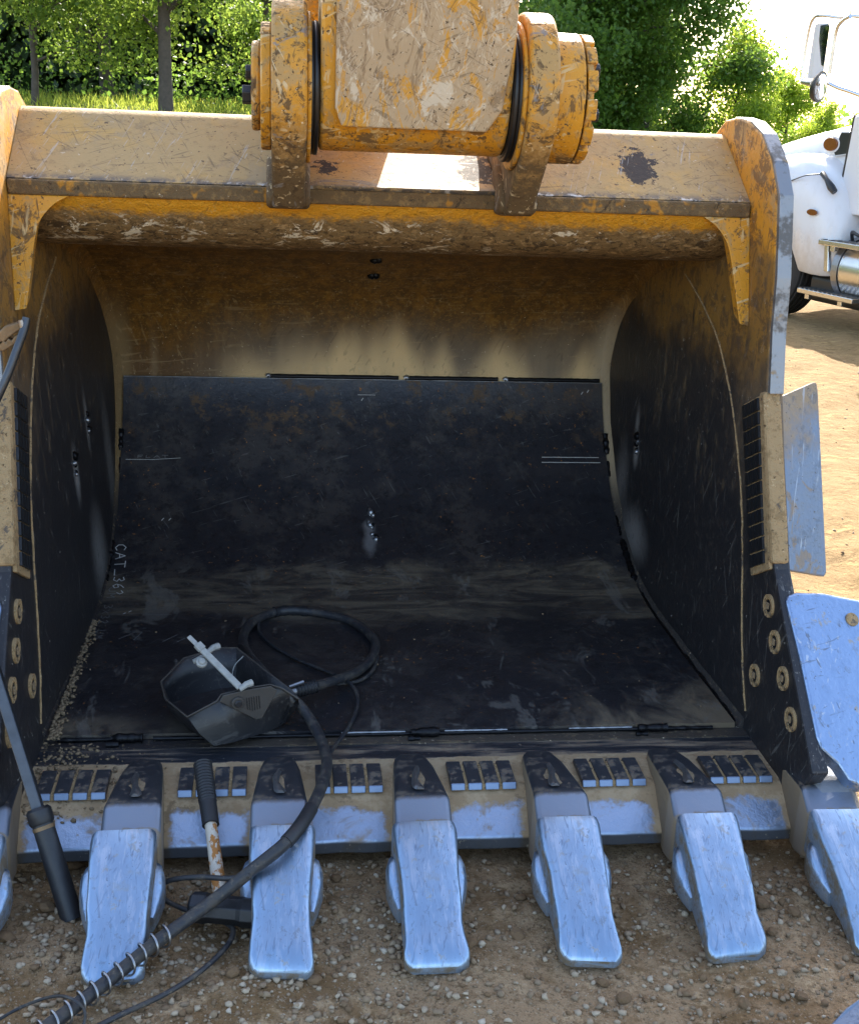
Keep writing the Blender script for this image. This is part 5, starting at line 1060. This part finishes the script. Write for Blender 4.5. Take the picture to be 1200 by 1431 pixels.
mpart(MB().prism([tpx(*p, Y1+.01) for p in ((1146, 31), (1158, 31), (1160, 36), (1152, 96), (1146, 108), (1134, 110), (1136, 92), (1144, 40))], (0.10, -0.02, 0)), 'mirror_shell', 'white', 0.01)
mpart(MB().prism([tpx(*p, Y1+.02) for p in ((1146, 35), (1157, 33), (1158, 38), (1149, 92), (1147, 90), (1144, 55))], (-0.012, 0.0, 0)), 'mirror_glass', 'mirror', 0.004)
cm = tpx(1146, 121, Y1+.03); ey = Vector((-0.35, 0.94, 0.0)); ez = Vector((-0.12, 0, 1.0)); en_ = Vector((-0.93, -0.33, 0.12)).normalized()   # glass looks back and a little inwards
def disc(r, d): return [cm+(ey*0.085*math.cos(R(a))+ez*0.112*math.sin(R(a)))*r+en_*d for a in range(0, 360, 15)]
mpart(MB().loft([disc(0.55, -0.07), disc(0.9, -0.055), disc(1.16, -0.01), disc(1.16, 0.004), disc(1.0, 0.006)]), 'convex_mirror_shell', 'blackp', 0, 40)
mpart(MB().loft([disc(1.0, 0.004), disc(0.8, 0.012), disc(0.5, 0.020), disc(0.15, 0.024)]), 'convex_mirror', 'mirror', 0, 80)
mpart(MB().tube([tpx(1188, 22, Y1-.1), tpx(1191, -30, Y1-.1)], 0.006, 6), 'antenna', 'blackp')

# ------------------------------------------------------------------ trees, grass, undergrowth
def leaves(C, size, r_, droop=0.0):
    n = len(C); d = r_.normal(size=(n, 3)); d /= np.linalg.norm(d, axis=1)[:, None]; d[:, 2] -= droop; d /= np.linalg.norm(d, axis=1)[:, None]
    o = r_.normal(size=(n, 3)); o -= (o*d).sum(1)[:, None]*d; o /= np.linalg.norm(o, axis=1)[:, None]
    L_ = size*r_.uniform(0.65, 1.3, (n, 1)); W_ = L_*0.36; cu = np.cross(d, o)*L_*0.10
    return np.stack([C-d*L_*.5, C-d*L_*0.05+o*W_+cu, C+d*L_*.5, C-d*L_*0.05-o*W_+cu], 1)
def make_tree(name, h, rad, base, nleaf, size, mat, sd, trunk_r=0.12, clus=0.42, lean=0.0, sparse=1.0, stems=1, droop=0.4):
    r_ = np.random.default_rng(sd); e = thing(name, '', 'tree'); tk_ = MB(); tips = []
    for st in range(stems):
        ox = 0.0 if stems == 1 else (st-0.5)*trunk_r*1.7
        path = [Vector((ox+lean*t*h*0.1+0.12*(st*2-1)*(stems-1)*t*h*0.12+0.10*mnoise.noise(Vector((t*3, sd, st))), 0.10*mnoise.noise(Vector((t*3, sd+9, st))), h*0.92*t-0.3)) for t in np.linspace(0, 1, 10)]
        tk_.tube(path, [trunk_r*(1.25 if i == 0 else 1)*(1-0.85*i/9) for i in range(10)], 9)
        nb = int(16*sparse)+6
        for k in range(nb):
            t = (base/h)*0.8+(0.98-(base/h)*0.8)*(k+r_.random())/nb; i = min(8, int(t*9)); p0 = path[i].lerp(path[i+1], t*9-i); a = r_.uniform(0, 6.283)
            wr_ = rad*max(0.25, math.sin(math.pi*min(1, max(0.12, (t*h-base*0.6)/(h-base*0.6)))**0.75))*r_.uniform(0.7, 1.1); up = r_.uniform(0.05, 0.5)
            p2 = p0+Vector((math.cos(a)*wr_, math.sin(a)*wr_, wr_*up)); pm = p0.lerp(p2, .5)+Vector((0, 0, 0.12*wr_)); rb = trunk_r*(1-0.85*t)*0.45
            tk_.tube([p0, pm, p2], [rb, rb*0.6, rb*0.2], 5)
            for j in range(4):
                q_ = p0.lerp(p2, 0.4+0.2*j)+Vector(r_.normal(size=3)*0.3*clus); tips.append(q_)
                if j > 1:
                    q2 = q_+Vector(r_.normal(size=3))*clus*0.9; tk_.tube([pm.lerp(p2, .5), q2], [rb*.3, rb*.1], 4); tips.append(q2)
    tk_.build('trunk', 'bark', e, 0, 60)
    T = np.array([t[:] for t in tips]); w = r_.uniform(0.2, 1.0, len(T)); idx = r_.choice(len(T), nleaf, p=w/w.sum())
    C_ = T[idx]+r_.normal(size=(nleaf, 3))*clus*np.array([0.62, 0.62, 0.5])
    C_ = C_[C_[:, 2] > base*0.45]
    big_mesh('crown', leaves(C_, size, r_, droop), 4, mat, e)
    return e
def place(e, x, y, label, rot=0, s=1.0, group=None):
    e.location = (x, y, gh(x, y)-0.05); e.rotation_euler = (0, 0, rot); e.scale = (s, s, s); tag(e, label, 'tree', group); return e
def dup_tree(e, x, y, label, rot, s, group=None):
    c = share(e); c.parent = None
    for ch in list(e.children): share(ch, c)
    if 'group' in c: del c['group']
    return place(c, x, y, label, rot, s, group)
GL = 'trees on the grassy rise'; GR = 'trees beyond the yard'
tA = make_tree('slender_tree', 9.0, 2.4, 1.7, 26000, 0.078, 'leaf_a', 3, 0.115, 0.36, stems=1, sparse=1.6); place(tA, -2.1, 18.4, 'slender tree with the thickest trunk on the left grass bank', 0.3, 1, GL)
tB = make_tree('slender_tree', 8.5, 2.6, 1.3, 26000, 0.078, 'leaf_a', 12, 0.06, 0.36, sparse=1.4); place(tB, -4.2, 19.0, 'thin trunked leafy tree at the far left of the grass bank', 0, 1, GL)
dup_tree(tB, -0.55, 19.6, 'bright leafy tree just behind the left hinge ear', 2.4, 0.95, GL)
dup_tree(tA, -3.4, 21.8, 'leafy tree in the wood between the two front trunks at left', 1.9, 1.1, GL)
tC = make_tree('dark_tree', 10.5, 2.6, 0.8, 54000, 0.12, 'leaf_b', 31, 0.15, 0.55, sparse=1.4); place(tC, 7.5, 30, 'tall dark green tree right behind the right hinge boss', 0.4, 1, GR)
dup_tree(tC, 9.3, 31.5, 'tall dark green tree next to the bright yellow green one', 2.2, 0.95, GR)
dup_tree(tC, 8.6, 34.5, 'dark green tree filling the gap behind the two tall dark ones', 5.1, 1.0, GR)
dup_tree(tC, 4.6, 29, 'dark tree mostly hidden behind the yellow stick', 1.1, 1.0, GR)
tD = make_tree('bright_tree', 5.9, 1.9, 0.6, 24000, 0.105, 'leaf_c', 44, 0.12, 0.42, sparse=1.3); place(tD, 12.0, 32, 'bright yellow green tree standing against the white sky', 0, 0.80, GR)
dup_tree(tD, 13.9, 33, 'low bright bushy tree behind the truck hood', 1.5, 0.60, GR)
dup_tree(tD, 15.3, 33.5, 'low bright bush under the truck mirror', 3.5, 0.46, GR)
dup_tree(tD, 17.0, 34, 'small bright bush at the right edge beyond the truck mirror arm', 5.0, 0.42, GR)
# deep wood behind the left bank: reads as one dark mass
r_ = np.random.default_rng(77); nW = 110000
WX = r_.uniform(-24, 1.5, nW); WY = 25+9*r_.random(nW); WZ = r_.uniform(0, 1, nW)**0.8*11
C_ = np.stack([WX, WY, WZ], 1); keep = np.array([mnoise.noise(Vector((x*0.5, y*0.5, z*0.6))) > -0.42 for x, y, z in C_]); C_ = C_[keep]
C_[:, 2] = C_[:, 2]*0.40+1.0
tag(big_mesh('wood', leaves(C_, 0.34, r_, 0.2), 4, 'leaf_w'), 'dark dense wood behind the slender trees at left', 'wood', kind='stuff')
nW = 30000; C_ = np.stack([r_.uniform(0, 40, nW), 38+8*r_.random(nW), r_.random(nW)**1.3*3.6], 1)
C_ = C_[C_[:, 2] < 2.7-0.02*C_[:, 0]+0.5*np.sin(C_[:, 0]*1.1)]
tag(big_mesh('hedge_row', leaves(C_, 0.22, r_, 0.2), 4, 'leaf_b'), 'distant low green hedge behind the right hand trees', 'hedge', kind='stuff')
nW = 7000; cx = r_.uniform(-14, 6, 60); cy = r_.uniform(19.5, 23, 60); k_ = r_.integers(0, 60, nW)
C_ = np.stack([cx[k_]+r_.normal(0, .45, nW), cy[k_]+r_.normal(0, .4, nW), np.abs(r_.normal(0, .5, nW))], 1); C_[:, 2] += np.array([gh(a, b) for a, b in C_[:, :2]])
tag(big_mesh('undergrowth', leaves(C_, 0.085, r_, 0.1), 4, 'leaf_b'), 'leafy undergrowth along the edge of the wood at left', 'undergrowth', kind='stuff')
nG = 34000; X = r_.uniform(-14, 7, nG); Y = 14.5+7*r_.random(nG); Z = np.array([gh(a, b) for a, b in zip(X, Y)]); B_ = np.stack([X, Y, Z-.02], 1); hgt = r_.uniform(.07, .26, (nG, 1))
ang = r_.uniform(0, 6.28, nG); sd_ = np.stack([np.cos(ang), np.sin(ang), 0*ang], 1)*0.012; ln = np.stack([r_.normal(0, .35, nG), r_.normal(0, .35, nG), np.ones(nG)], 1)*hgt
tag(big_mesh('grass', np.stack([B_-sd_, B_+sd_, B_+ln], 1), 3, 'grass'), 'tall sunlit grass on the bank behind the bucket', 'grass', kind='stuff')
